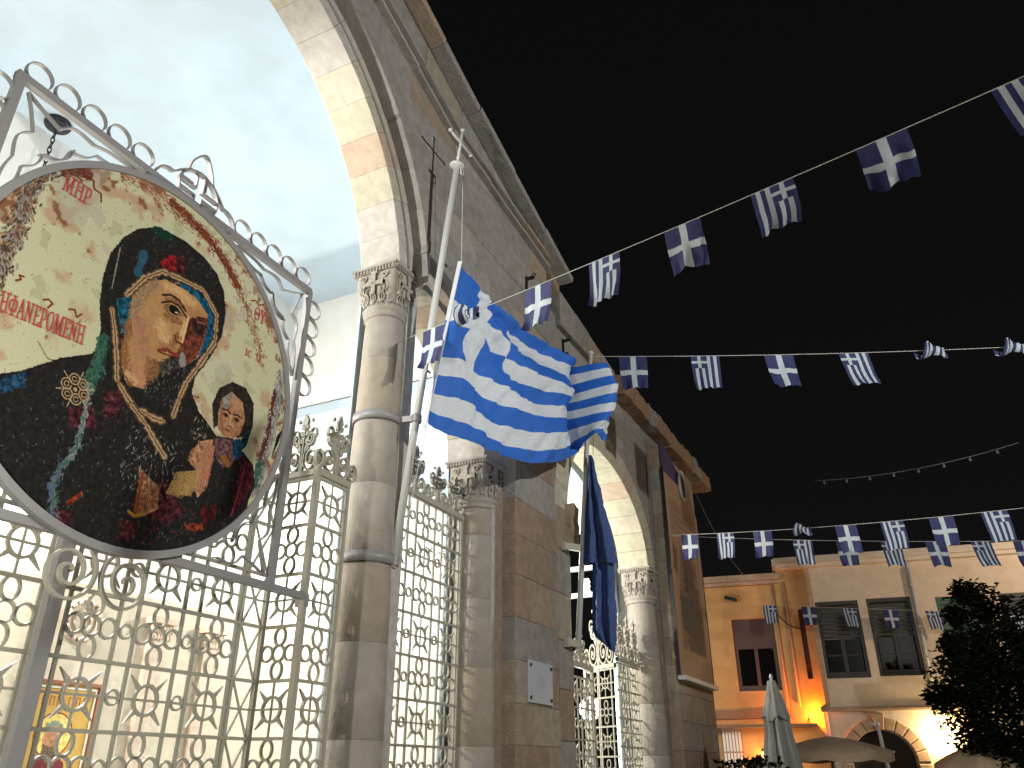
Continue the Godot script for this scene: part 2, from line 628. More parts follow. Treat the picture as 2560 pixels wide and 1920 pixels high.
# ================================================================== columns
func capital_body(w: float, r: float, h: float) -> Mb:
	# bell that grows from a round neck to a square top
	var b := Mb.new(true)
	var n := 48
	var rows := 10
	var grid := []
	for j in rows + 1:
		var f := float(j) / rows
		var ringp := []
		for k in n:
			var t := TAU * k / n
			var d := Vector2(cos(t), sin(t))
			var sq: float = (w / 2) / max(absf(d.x), absf(d.y))
			var round_ := r * 1.02
			var bulge := smoothstep(0.0, 1.0, minf(1.0, f * 1.7))
			var rad := lerpf(round_, minf(sq, w * 0.685), bulge)
			ringp.append(Vector3(d.x * rad, f * h, -d.y * rad))
		grid.append(ringp)
	for j in rows:
		for k in n:
			var m := (k + 1) % n
			b.quad(grid[j][k], grid[j][m], grid[j + 1][m], grid[j + 1][k])
	return b

func build_column(label: String, at: Vector3, top: float, r0: float, r1: float, w: float, warm: bool):
	var o := thing("stone_column", label, "column", at)
	# drums
	var hs := [0.0, 0.85, 1.7, 2.5, 3.25, 4.0, 4.7, 5.4, 6.1]
	var cap_h := w * 0.92
	var neck := top - cap_h - 0.16
	for k in hs.size() - 1:
		if hs[k] >= neck: break
		var a: float = hs[k] + 0.15
		var c: float = min(hs[k + 1] + 0.15, neck)
		if neck - c < 0.3: c = neck
		if c <= a + 0.01: continue
		var ra := lerpf(r0, r1, pow(a / neck, 1.3))
		var rc := lerpf(r0, r1, pow(c / neck, 1.3))
		var b := Mb.new(true)
		b.lathe([Vector2(0, a), Vector2(ra - 0.004, a), Vector2(ra, a + 0.005), Vector2(lerpf(ra, rc, 0.5) + 0.002, (a + c) / 2), Vector2(rc, c - 0.005), Vector2(rc - 0.004, c), Vector2(0, c)], 36)
		put("shaft_drum", b.done(M.column_warm if (k + (1 if warm else 0)) % 3 == 0 else M.column), o)
		if c == neck: break
	# neck rings
	var b := Mb.new(true)
	b.lathe([Vector2(r1, neck), Vector2(r1 + 0.025, neck + 0.015), Vector2(r1 + 0.025, neck + 0.04), Vector2(r1 + 0.005, neck + 0.055), Vector2(r1 + 0.035, neck + 0.075), Vector2(r1 + 0.045, neck + 0.11), Vector2(r1 + 0.02, neck + 0.16), Vector2(0, neck + 0.16)], 36)
	put("neck_ring", b.done(M.column), o)
	b = Mb.new(true)
	for k in 28:
		var t := TAU * k / 28
		b.lathe([Vector2(0, -0.014), Vector2(0.013, -0.004), Vector2(0.013, 0.008), Vector2(0, 0.016)], 6, Vector3(cos(t) * (r1 + 0.04), neck + 0.125, sin(t) * (r1 + 0.04)))
	put("bead_row", b.done(M.column), o)
	var cap := put("capital", capital_body(w, r1 + 0.02, cap_h * 0.84).done(M.column), o, Vector3(0, neck + 0.16, 0))
	# leaves round the lower bell
	b = Mb.new(true)
	for k in 16:
		var t := TAU * k / 16
		var d := Vector3(cos(t), 0, sin(t))
		var sgn := Vector3(-sin(t), 0, cos(t))
		for s in [-1.0, 0.0, 1.0]:
			var path := []
			for q in 6:
				var g := q / 5.0
				path.append(d * (r1 + 0.03 + 0.045 * g * g) + sgn * s * 0.03 * sin(g * PI) + Vector3(0, g * cap_h * 0.26, 0))
			b.tube(path, 0.013, 5, false, 0.006)
	put("leaf", b.done(M.column), cap)
	# carved cross, side leaves and rays on each face
	for q in 4:
		var turn := Basis(Vector3.UP, PI / 2 * q)
		b = Mb.new()
		var bh := cap_h * 0.84
		var cy := bh * 0.58
		var k0 := w / 0.5
		var v := func(x: float, y: float, off: float) -> Vector3: return Vector3(x, y, lerpf((r1 + 0.02) * 1.02, w / 2, smoothstep(0.0, 1.0, minf(1.0, y / bh * 1.7))) + off + 0.012)
		for e in [Vector2(0, bh * 0.40), Vector2(0, -bh * 0.36), Vector2(0.13 * k0, 0), Vector2(-0.13 * k0, 0)]:
			b.beam(v.call(0, cy, 0.0), v.call(e.x, cy + e.y, 0.0), 0.05, 0.045)
			b.beam(v.call(e.x * 0.82, cy + e.y * 0.82, 0.0), v.call(e.x, cy + e.y, 0.0), 0.054, 0.08)
		put("cross_relief", b.done(M.column), cap, Vector3.ZERO, turn)
		b = Mb.new(true)
		for sd in [-1.0, 1.0]:
			for k in 4:
				var path := []
				for g in 7:
					var u := g / 6.0
					var x: float = sd * (0.06 + 0.042 * k + 0.035 * sin(u * PI)) * k0
					path.append(v.call(x, bh * (0.20 + 0.06 * k) + u * bh * (0.30 + 0.05 * k), -0.012 * k + 0.01 * sin(u * PI)))
				b.tube(path, 0.015, 6, false, 0.008)
			b.tube(spiral_z(Vector3(sd * 0.14 * k0, bh * 0.83, w / 2 + 0.012), 0.045, 0.01, sd), 0.013, 6)
		put("scroll_relief", b.done(M.column), cap, Vector3.ZERO, turn)
	# abacus with tooth row
	b = Mb.new()
	var ay := neck + 0.16 + cap_h * 0.84
	b.box(Vector3(-w / 2 - 0.03, ay, -w / 2 - 0.03), Vector3(w / 2 + 0.03, top - 0.03, w / 2 + 0.03))
	b.box(Vector3(-w / 2 - 0.045, top - 0.03, -w / 2 - 0.045), Vector3(w / 2 + 0.045, top, w / 2 + 0.045))
	put("abacus", b.done(M.column), o)
	b = Mb.new()
	var nn := 13
	for q in 4:
		var turn := Basis(Vector3.UP, PI / 2 * q)
		for k in nn:
			var x := lerpf(-w / 2, w / 2, k / float(nn - 1))
			var c := turn * Vector3(x, 0, w / 2 + 0.035) + Vector3(0, (ay + top - 0.03) / 2, 0)
			b.lathe([Vector2(0, -0.025), Vector2(0.013, -0.018), Vector2(0.013, 0.018), Vector2(0, 0.025)], 6, c)
	put("tooth_row", b.done(M.column), o)

func spiral_z(c: Vector3, r0: float, r1: float, s: float) -> Array:
	var a := []
	for k in 15:
		var t := k / 14.0 * TAU * 1.3
		a.append(c + Vector3(cos(t) * s, sin(t), 0) * lerpf(r0, r1, k / 14.0))
	return a

func build_columns():
	build_column("tall round column with the flagpole strapped to it, beside the great arch", Vector3(6.17, 0, -0.44), 6.66, 0.295, 0.215, 0.50, false)
	build_column("brown round column under the big striped flag, left of the wall plaque", Vector3(8.31, 0, -0.44), 5.10, 0.275, 0.235, 0.50, true)
	build_column("pale far column on the right side of the third arch, near the tall panel", Vector3(14.24, 0, -0.28), 4.97, 0.33, 0.25, 0.52, false)
	build_column("column left of the great arch, hidden behind the gate", Vector3(0.23, 0, -0.44), 6.66, 0.275, 0.215, 0.50, false)

# ================================================================== porch behind the arcade
func build_porch():
	var o := thing("porch_wall", "white plastered church wall behind the gates with a pink carved stone door surround", "wall")
	var b := Mb.new()
	b.box(Vector3(-6, 0.15, -5.5), Vector3(16.2, 9.7, -5.2))
	put("plaster", b.done(M.plaster), o)
	b = Mb.new()
	b.box(Vector3(-6.3, 0.15, -5.5), Vector3(-6.0, 9.7, -0.7))
	put("end_wall", b.done(M.plaster), o)
	b = Mb.new()
	b.box(Vector3(-6, 0.15, -5.198), Vector3(16.1, 3.75, -5.17))
	put("painted_dado", b.done(M.cream), o)
	# plaster lining behind the stone arches
	b = Mb.new()
	var lining := [opening1(R1 + 0.03), opening2(Vector2(6.5, 5.08), Vector2(1.56, 1.58), 6.4), opening3(0.03), opening_left(-0.3)]
	for p in cut(packed([Vector2(-6, 0.15), Vector2(16.1, 0.15), Vector2(16.1, 7.5), Vector2(9.75, 7.5), Vector2(9.75, 9.5), Vector2(-6, 9.5)]), lining):
		b.prism(p, -0.725, -0.703)
	put("inner_plaster", b.done(M.ceiling), o)
	b = Mb.new()
	b.box(Vector3(9.75, 7.5, -5.2), Vector3(9.95, 9.7, -0.71))
	b.box(Vector3(15.9, 0.15, -1.45), Vector3(16.15, 7.5, -0.72))
	b.box(Vector3(15.9, 6.35, -5.2), Vector3(16.15, 7.5, -1.45))
	put("end_arch", b.done(M.plaster), o)
	# stone pilasters and carved capitals of the church door
	for x in [7.75, 8.7, 4.5, 11.9]:
		b = Mb.new()
		b.box(Vector3(x, 0.15, -5.17), Vector3(x + 0.26, 3.2, -5.08))
		put("pilaster", b.done(M.pink_stone), o)
		b = Mb.new(true)
		for k in 7:
			for s in 2:
				b.lathe([Vector2(0, 0), Vector2(0.04, 0.03), Vector2(0.035, 0.08), Vector2(0, 0.11)], 8, Vector3(x - 0.03 + k * 0.053, 3.2 + s * 0.1, -5.07 + 0.03 * s))
		b.flat()
		b.box(Vector3(x - 0.06, 3.42, -5.17), Vector3(x + 0.34, 3.5, -4.98))
		put("carved_capital", b.done(M.pink_stone), o)
	# round carved rosette over the painting
	b = Mb.new(true)
	for rr in [0.26, 0.2, 0.12]:
		var pth := []
		for k in 32: pth.append(Vector3(6.75 + cos(TAU * k / 32) * rr, 3.3 + sin(TAU * k / 32) * rr, -5.16))
		b.tube(pth, 0.02, 6, true)
	for k in 16:
		var t := TAU * k / 16
		b.lathe([Vector2(0, -0.04), Vector2(0.03, -0.01), Vector2(0.03, 0.02), Vector2(0, 0.04)], 7, Vector3(6.75 + cos(t) * 0.23, 3.3 + sin(t) * 0.23, -5.14))
	put("rosette", b.done(M.pink_stone), o)
	var c := Mb.new()
	c.box(Vector3(-6, 9.5, -5.5), Vector3(9.75, 9.75, -0.72))
	tag(put("porch_ceiling", c.done(M.ceiling)), "pale blue-white ceiling high above the gates, seen through the great arch", "ceiling").set_meta("kind", "structure")
	c = Mb.new()
	c.box(Vector3(9.96, 7.3, -5.18), Vector3(15.89, 7.49, -0.72))
	setting(put("ceiling", c.done(M.ceiling)))
	# framed painting of a haloed figure
	var p := thing("framed_painting", "gold framed painting of a haloed figure in red and blue behind the gate", "painting", Vector3(6.70, 1.42, -5.165))
	b = Mb.new()
	b.uvquad([Vector3(-0.46, -0.9, 0.03), Vector3(0.46, -0.9, 0.03), Vector3(0.46, 1.13, 0.03), Vector3(-0.46, 1.13, 0.03)], [Vector2(0, 1), Vector2(1, 1), Vector2(1, 0), Vector2(0, 0)])
	var sm := mat(Color.WHITE, 0.7)
	sm.albedo_texture = saint_texture()
	put("canvas", b.done(sm), p)
	b = Mb.new()
	for s in [[Vector3(-0.50, -0.94, 0), Vector3(-0.46, 1.17, 0.06)], [Vector3(0.46, -0.94, 0), Vector3(0.50, 1.17, 0.06)], [Vector3(-0.46, 1.13, 0), Vector3(0.46, 1.17, 0.06)], [Vector3(-0.46, -0.94, 0), Vector3(0.46, -0.9, 0.06)]]:
		b.box(s[0], s[1])
	put("frame", b.done(mat(lin(.26, .09, .04), 0.5)), p)
	b = Mb.new()
	b.box(Vector3(-0.44, 1.085, 0.035), Vector3(0.44, 1.105, 0.045)); b.box(Vector3(0.42, -0.88, 0.035), Vector3(0.44, 1.085, 0.045)); b.box(Vector3(-0.44, -0.88, 0.035), Vector3(-0.42, 1.085, 0.045))
	put("inner_fillet", b.done(M.white_paint), p)
	# pergola beams and pennants beyond the porch end
	var g := thing("pergola", "white pergola beams against the night sky, seen through the far arch", "pergola", Vector3(17, 0, -2.2))
	for k in 2:
		b = Mb.new()
		b.box(Vector3(-0.05, 5.15 + k * 0.6, -2.2), Vector3(0.05, 5.25 + k * 0.6, 1.1))
		put("beam", b.done(M.white_paint), g)
	for z in [-2.1, 1.0]:
		b = Mb.new()
		b.box(Vector3(-0.06, 0, z - 0.06), Vector3(0.06, 5.15, z + 0.06))
		put("post", b.done(M.white_paint), g)
	var rng := RandomNumberGenerator.new()
	rng.seed = 3
	for k in 3:
		b = Mb.new()
		var z := -3.0 + k * 0.55
		var y := 5.68 - (0.55 if k == 1 else 0.0) * 0.2
		var w := 0.12
		for q in 4:
			b.quad(Vector3(17.0 + 0.03 * sin(q), y - 0.1 * q, z - w), Vector3(17.0 + 0.03 * sin(q), y - 0.1 * q, z + w), Vector3(17.0 + 0.03 * sin(q + 1.0), y - 0.1 * (q + 1), z + w + 0.03), Vector3(17.0 + 0.03 * sin(q + 1.0), y - 0.1 * (q + 1), z - w + 0.03))
		tag(put("paper_pennant", b.done(M.white_paint)), ["white paper pennant under the pergola, nearest the plaque wall", "white paper pennant hanging behind the second flagpole", "white paper pennant under the pergola, right of the dark flag"][k], "pennant", "white pennants on the pergola")

# ================================================================== painter for flat prints
class Paint:
	var w: int
	var h: int
	var d: PackedByteArray
	var rng := RandomNumberGenerator.new()
	var ns := FastNoiseLite.new()
	func _init(w_: int, h_: int, c: Color):
		w = w_; h = h_
		var im := Image.create(w, h, false, Image.FORMAT_RGB8)
		im.fill(c)
		d = im.get_data()
		rng.seed = 9
		ns.seed = 4
		ns.frequency = 0.03
		ns.fractal_octaves = 4
	func px(x: int, y: int, c: Color, a := 1.0):
		if x < 0 or y < 0 or x >= w or y >= h: return
		var i := (y * w + x) * 3
		d[i] = clampi(int(lerpf(d[i], c.r * 255, a)), 0, 255); d[i + 1] = clampi(int(lerpf(d[i + 1], c.g * 255, a)), 0, 255); d[i + 2] = clampi(int(lerpf(d[i + 2], c.b * 255, a)), 0, 255)
	# polygon with coordinates 0..1000; mottle varies the paint with a grain
	func poly(p: Array, c: Color, mottle := 0.15, a := 1.0, rag := 2.0):
		var s := w / 1000.0
		var q := []
		for i in range(0, p.size(), 2): q.append(Vector2(p[i] * s, p[i + 1] * s))
		var y0 := h
		var y1 := 0
		for v in q:
			y0 = mini(y0, int(v.y)); y1 = maxi(y1, int(v.y) + 1)
		for y in range(maxi(y0, 0), mini(y1 + 1, h)):
			var xs := []
			for i in q.size():
				var u: Vector2 = q[i]
				var v: Vector2 = q[(i + 1) % q.size()]
				if (u.y <= y) != (v.y <= y):
					xs.append(u.x + (y - u.y) / (v.y - u.y) * (v.x - u.x) + ns.get_noise_2d(y * 6.0, u.x) * rag)
			xs.sort()
			for k in range(0, xs.size() - 1, 2):
				for x in range(maxi(int(xs[k]), 0), mini(int(xs[k + 1]) + 1, w)):
					var m := 1.0 + mottle * ns.get_noise_2d(x * 1.7, y * 1.7) * 2.0
					px(x, y, Color(c.r * m, c.g * m, c.b * m), a)
	func line(p: Array, wd: float, c: Color, a := 1.0, rag := 0.0):
		var s := w / 1000.0
		for i in range(0, p.size() - 2, 2):
			var u := Vector2(p[i], p[i + 1]) * s
			var v := Vector2(p[i + 2], p[i + 3]) * s
			var n := int(u.distance_to(v)) + 1
			var r := wd * s / 2
			for k in n + 1:
				var q := u.lerp(v, float(k) / n)
				var rr := r * (1.0 + rag * ns.get_noise_2d(q.x * 5, q.y * 5) * 2)
				for y in range(int(q.y - rr), int(q.y + rr) + 1):
					for x in range(int(q.x - rr), int(q.x + rr) + 1):
						if Vector2(x + 0.5, y + 0.5).distance_to(q) <= rr + 0.3: px(x, y, c, a)
	func dots(n: int, box: Rect2, c: Color, len: float, a := 0.7):
		for k in n:
			var x := box.position.x + rng.randf() * box.size.x
			var y := box.position.y + rng.randf() * box.size.y
			var t := rng.randf_range(0.8, 2.4)
			var l := rng.randf() * len
			line([x, y, x + cos(t) * l, y + sin(t) * l], rng.randf_range(0.8, 2.0), c, a * rng.randf_range(0.4, 1.0))
	# ragged band of short strokes scattered along a line
	func band(p: Array, wd: float, cols: Array, n: int, len: float, a := 0.8):
		var total := 0.0
		for i in range(0, p.size() - 2, 2): total += Vector2(p[i], p[i + 1]).distance_to(Vector2(p[i + 2], p[i + 3]))
		for k in n:
			var at := rng.randf() * total
			for i in range(0, p.size() - 2, 2):
				var u := Vector2(p[i], p[i + 1])
				var v := Vector2(p[i + 2], p[i + 3])
				var l := u.distance_to(v)
				if at > l:
					at -= l
					continue
				var q := u.lerp(v, at / l)
				var dr := (v - u) / l
				q += Vector2(-dr.y, dr.x) * rng.randfn() * wd * 0.3
				var e := q + dr.rotated(rng.randf_range(-0.6, 0.6)) * rng.randf() * len
				line([q.x, q.y, e.x, e.y], rng.randf_range(1.2, 4.5), cols[rng.randi() % cols.size()], a * rng.randf_range(0.4, 1.0), 0.5)
				break
	func grain(amt: float):
		for i in w * h:
			var m := 1.0 + (rng.randf() - 0.5) * amt
			for k in 3: d[i * 3 + k] = clampi(int(d[i * 3 + k] * m), 0, 255)
	func texture() -> ImageTexture:
		var im := Image.create_from_data(w, h, false, Image.FORMAT_RGB8, d)
		im.generate_mipmaps()
		return ImageTexture.create_from_image(im)

func oval(cx: float, cy: float, rx: float, ry: float, n := 24) -> Array:
	var a := []
	for k in n:
		a.append(cx + cos(TAU * k / n) * rx); a.append(cy + sin(TAU * k / n) * ry)
	return a

func saint_texture() -> ImageTexture:
	var p := Paint.new(256, 564, Color(0.78, 0.63, 0.30))
	p.poly([0, 1300, 1000, 1300, 1000, 2203, 0, 2203], Color(0.78, 0.8, 0.82))
	p.poly(oval(480, 600, 260, 260), Color(0.9, 0.8, 0.45))
	p.line(oval(480, 600, 262, 262), 16, Color(0.5, 0.2, 0.12))
	p.poly([230, 900, 420, 780, 560, 780, 720, 930, 760, 1500, 800, 2203, 150, 2203, 180, 1500], Color(0.45, 0.12, 0.15))
	p.poly([620, 1000, 760, 1100, 780, 1600, 640, 1900, 560, 1500], Color(0.15, 0.42, 0.7))
	p.poly([180, 1500, 360, 1450, 420, 2203, 150, 2203], Color(0.12, 0.5, 0.65))
	p.poly(oval(470, 640, 120, 165), Color(0.72, 0.52, 0.36))
	p.poly([340, 600, 360, 470, 470, 420, 590, 470, 600, 600, 560, 520, 470, 490, 380, 530], Color(0.55, 0.58, 0.5))
	p.poly([370, 700, 470, 740, 580, 700, 570, 860, 470, 920, 380, 850], Color(0.42, 0.33, 0.25))
	for k in 6:
		var x := 230 + k * 105 + (60 if k > 2 else 0)
		p.line([x, 150, x, 250], 18, Color(0.65, 0.32, 0.16)); p.line([x, 150, x + 50, 150, x + 50, 250], 14, Color(0.65, 0.32, 0.16))
	p.grain(0.12)
	return p.texture()

# ================================================================== iron gates
var iron := {}

func iron_parts():
	var b := Mb.new()
	b.flatbar(ring(0.062, 22), 0.016, 0.022, true)
	for s in [1.0, -1.0]:
		b.flatbar(ring(0.056, 20, Vector2(0, s * 0.134), 0.071), 0.016, 0.022, true)
		b.flatbar(ring(0.061, 20, Vector2(s * 0.124, 0), 0.062), 0.016, 0.022, true)
	iron.flower = b.done(M.iron)
	b = Mb.new()
	b.flatbar(ring(0.094, 26), 0.02, 0.024, true)
	for k in 4:
		var t := PI / 4 + PI / 2 * k
		var d := Vector2(cos(t), sin(t))
		var n := Vector2(-d.y, d.x)
		var p := packed([d * 0.095 - n * 0.018, d * 0.21, d * 0.095 + n * 0.018])
		b.prism(p, -0.010, 0.010)
	iron.sun = b.done(M.iron)
	b = Mb.new()
	b.flatbar(ring(0.045, 18), 0.014, 0.02, true)
	iron.small_ring = b.done(M.iron)
	# scrolled crest with leaves, 0.9 wide, 0.55 high
	b = Mb.new()
	for s in [1.0, -1.0]:
		for q in [[0.15, 0.13, 0.125], [0.33, 0.11, 0.10], [0.13, 0.34, 0.075]]:
			var sp := []
			for v in spiral(Vector2(q[0], q[1]), q[2], 0.018, 200, 1.7, 40): sp.append(Vector2(v.x * s, v.y))
			b.flatbar(sp, 0.018, 0.035)
		var st := []
		for v in curve([Vector2(0.02, 0), Vector2(0.04, 0.2), Vector2(0.12, 0.42), Vector2(0.2, 0.44), Vector2(0.22, 0.37), Vector2(0.17, 0.35)]): st.append(Vector2(v.x * s, v.y))
		b.flatbar(st, 0.016, 0.03)
		for k in 4:
			var c := Vector2(s * 0.02, 0.22 + 0.075 * k)
			b.prism(leaf_poly(c, 0.105 - 0.012 * k, deg_to_rad(90 - s * (62 - k * 9))), -0.012, 0.016, 0.006)
		b.prism(packed(ring(0.022, 10, Vector2(s * 0.12, 0.54))), -0.012, 0.012, 0.004)
		b.prism(packed(ring(0.026, 10, Vector2(s * 0.15, 0.13))), -0.012, 0.012, 0.004)
	b.prism(leaf_poly(Vector2(0, 0.47), 0.14, PI / 2), -0.012, 0.016, 0.006)
	b.flatbar([Vector2(0, 0), Vector2(0, 0.48)], 0.018, 0.03)
	iron.crest = b.done(M.iron)

func leaf_poly(c: Vector2, l: float, a: float) -> PackedVector2Array:
	var d := Vector2(cos(a), sin(a))
	var n := Vector2(-d.y, d.x)
	var out := []
	for q in [[0, 0], [0.2, -0.26], [0.42, -0.40], [0.6, -0.34], [0.72, -0.24], [0.9, -0.16], [1.0, 0], [0.9, 0.16], [0.72, 0.24], [0.6, 0.34], [0.42, 0.40], [0.2, 0.26]]:
		out.append(c + d * l * q[0] + n * l * q[1])
	return packed(out)

func bar(parent: Node, a: Vector2, c: Vector2, w: float, d: float, z := 0.0, m: Material = null, called := "bar"):
	var b := Mb.new()
	b.flatbar([a, c], w, d, false, z)
	put(called, b.done(M.iron if m == null else m), parent)

# lattice of rosettes: x list gives the cell centres, rows from y_start, alternating flower and sun; s scales the ornaments
func lattice(o: Node, xs: Array, y_first: float, rows: int, pitch: float, s: float, half: float, x0: float, x1: float, first_sun: bool, turned := Basis.IDENTITY):
	var y0 := y_first - pitch / 2
	var y1 := y_first + pitch * (rows - 0.5)
	for r in rows + 1:
		bar(o, Vector2(x0, y0 + r * pitch), Vector2(x1, y0 + r * pitch), 0.024, 0.026, 0.002)
	for x in xs:
		for sg in [-1.0, 1.0]:
			if x + sg * half > x0 + 0.01 and x + sg * half < x1 - 0.01:
				bar(o, Vector2(x + sg * half, y0), Vector2(x + sg * half, y1), 0.024 if s > 0.7 else 0.014, 0.018)
	for r in rows:
		var sun := (r % 2 == 0) == first_sun
		var y := y_first + r * pitch
		if sun: bar(o, Vector2(x0, y), Vector2(x1, y), 0.015, 0.016, -0.002)
		for i in xs.size():
			var x: float = xs[i]
			put("sun_rosette" if sun else "flower_rosette", iron.sun if sun else iron.flower, o, Vector3(x, y, 0), Basis.from_scale(Vector3(s, s * pitch / 0.41 / s if s < 0.7 else s, 1)))
			if sun: bar(o, Vector2(x, y - pitch / 2), Vector2(x, y + pitch / 2), 0.013, 0.014, -0.003)
			if i < xs.size() - 1:
				put("small_ring", iron.small_ring, o, Vector3((x + xs[i + 1]) / 2, y, 0), Basis.from_scale(Vector3(s, s, 1)))

func build_gates():
	iron_parts()
	# main gate, two leaves and the post between
	for leaf in 2:
		var sg := 1.0 if leaf == 0 else -1.0
		var g := thing("iron_gate", ["cream iron gate leaf of flowers and suns, right of the thick grey post", "cream iron gate leaf at the left edge, left of the thick grey post"][leaf], "gate", Vector3(3.2, 0, -0.55), "leaves of the main gate")
		var xs := [0.29 * sg, 0.815 * sg, 1.34 * sg]
		xs.sort()
		lattice(g, xs, 1.215, 7, 0.41, 1.0, 0.19, min(0.05 * sg, 1.84 * sg), max(0.05 * sg, 1.84 * sg), true)
		# cross-braced strip at the hinge side
		for k in 7:
			var y := 1.01 + k * 0.41
			bar(g, Vector2(1.58 * sg, y), Vector2(1.80 * sg, y + 0.41), 0.016, 0.014, 0.001, null, "brace")
			bar(g, Vector2(1.80 * sg, y), Vector2(1.58 * sg, y + 0.41), 0.016, 0.012, -0.002, null, "brace")
		bar(g, Vector2(1.57 * sg, 0.3), Vector2(1.57 * sg, 3.9), 0.02, 0.022)
		bar(g, Vector2(1.82 * sg, 0.3), Vector2(1.82 * sg, 3.9), 0.035, 0.04, 0.0, null, "stile")
		bar(g, Vector2(0.05 * sg, 3.89), Vector2(1.84 * sg, 3.89), 0.05, 0.05, 0.0, null, "top_rail")
		put("crest", iron.crest, g, Vector3(0.9 * sg, 3.9, 0), Basis.from_scale(Vector3(1.6, 1.1, 1)))
	var p := thing("gate_post", "thick grey painted post between the two main gate leaves", "post", Vector3(3.14, 0, -0.48))
	var b := Mb.new()
	b.boxc(Vector3(0, 1.5, 0), Vector3(0.095, 3.0, 0.06))
	put("shaft", b.done(M.iron_grey), p)
	b = Mb.new()
	b.boxc(Vector3(0, 3.02, 0), Vector3(0.13, 0.05, 0.09))
	put("cap", b.done(M.iron_grey), p)
	# fixed screen between the gate and the column
	var g := thing("iron_screen", "brown-shaded iron side screen between the dark post and the flagpole column", "screen", Vector3(0, 0, -0.18))
	lattice(g, [5.26], 1.215, 7, 0.41, 1.0, 0.19, 5.04, 5.47, true)
	bar(g, Vector2(5.04, 0.15), Vector2(5.04, 3.98), 0.05, 0.05, 0.0, null, "stile")
	bar(g, Vector2(5.46, 0.15), Vector2(5.46, 3.95), 0.03, 0.04, 0.0, null, "stile")
	bar(g, Vector2(5.04, 3.93), Vector2(5.47, 3.93), 0.06, 0.05, 0.003, null, "top_rail")
	put("crest", iron.crest, g, Vector3(5.27, 3.96, 0), Basis.from_scale(Vector3(0.7, 0.95, 1)))
	var rt := thing("iron_return", "narrow iron return panel joining the gate to the dark post", "screen", Vector3(5.04, 0, -0.37))
	rt.rotation.y = PI / 2
	lattice(rt, [0.0], 1.215, 7, 0.41, 0.95, 0.165, -0.17, 0.17, true)
	bar(rt, Vector2(-0.17, 3.93), Vector2(0.17, 3.93), 0.05, 0.04, 0.0, null, "top_rail")
	put("crest", iron.crest, rt, Vector3(0, 3.95, 0), Basis.from_scale(Vector3(0.6, 0.9, 1)))
	# gate in the narrow arch
	var g2 := thing("iron_gate", "wrought iron gate filling the narrow arch between the two near columns", "gate", Vector3(0, 0, -0.5))
	lattice(g2, [6.74, 7.28, 7.82], 1.215, 8, 0.415, 1.0, 0.19, 6.42, 8.08, true)
	bar(g2, Vector2(6.42, 4.36), Vector2(8.08, 4.36), 0.06, 0.05, 0.003, null, "top_rail")
	bar(g2, Vector2(8.06, 0.15), Vector2(8.06, 4.36), 0.04, 0.04, 0.0, null, "stile")
	bar(g2, Vector2(6.44, 0.15), Vector2(6.44, 4.36), 0.04, 0.04, 0.0, null, "stile")
	for x in [6.62, 7.02, 7.5, 7.9]:
		put("crest", iron.crest, g2, Vector3(x, 4.38, 0), Basis.from_scale(Vector3(0.75, 0.9 if x < 7.4 else 0.75, 1)))
	# gate in the third arch: closed leaf, open leaf and end strip
	var g3 := thing("iron_gate", "white iron gate in the third arch with a bright lamp shining behind it", "gate", Vector3(0, 0, -0.35))
	lattice(g3, [10.5, 11.02, 11.54], 0.99, 5, 0.41, 1.0, 0.19, 10.24, 11.80, true)
	bar(g3, Vector2(10.24, 3.0), Vector2(11.82, 3.0), 0.07, 0.05, 0.003, null, "top_rail")
	bar(g3, Vector2(11.80, 0.15), Vector2(11.80, 3.0), 0.05, 0.05, 0.0, null, "stile")
	put("crest", iron.crest, g3, Vector3(10.7, 3.03, 0), Basis.from_scale(Vector3(0.8, 1.0, 1)))
	put("crest", iron.crest, g3, Vector3(11.35, 3.03, 0), Basis.from_scale(Vector3(0.8, 0.75, 1)))
	var g4 := thing("iron_gate", "narrow scrolled iron gate leaf standing open beside the far column", "gate", Vector3(12.4, 0, -0.45))
	g4.rotation.y = deg_to_rad(58)
	lattice(g4, [-0.14, 0.2], 1.2, 5, 0.41, 0.8, 0.15, -0.4, 0.36, true)
	bar(g4, Vector2(-0.4, 3.09), Vector2(0.36, 3.09), 0.06, 0.05, 0.003, null, "top_rail")
	bar(g4, Vector2(0.36, 0.15), Vector2(0.36, 3.09), 0.06, 0.05, 0.0, null, "stile")
	put("crest", iron.crest, g4, Vector3(0, 3.1, 0), Basis.from_scale(Vector3(0.9, 1.6, 1)))
	var g5 := thing("iron_gate", "brown-shaded iron strip of panels touching the far column", "gate", Vector3(0, 0, -0.3))
	lattice(g5, [13.08, 13.6], 1.35, 5, 0.41, 1.0, 0.19, 12.8, 13.92, true)
	bar(g5, Vector2(12.8, 3.25), Vector2(13.92, 3.25), 0.06, 0.05, 0.003, null, "top_rail")
	for x in [13.0, 13.4, 13.75]:
		put("crest", iron.crest, g5, Vector3(x, 3.28, 0), Basis.from_scale(Vector3(0.6, 1.2, 1)))

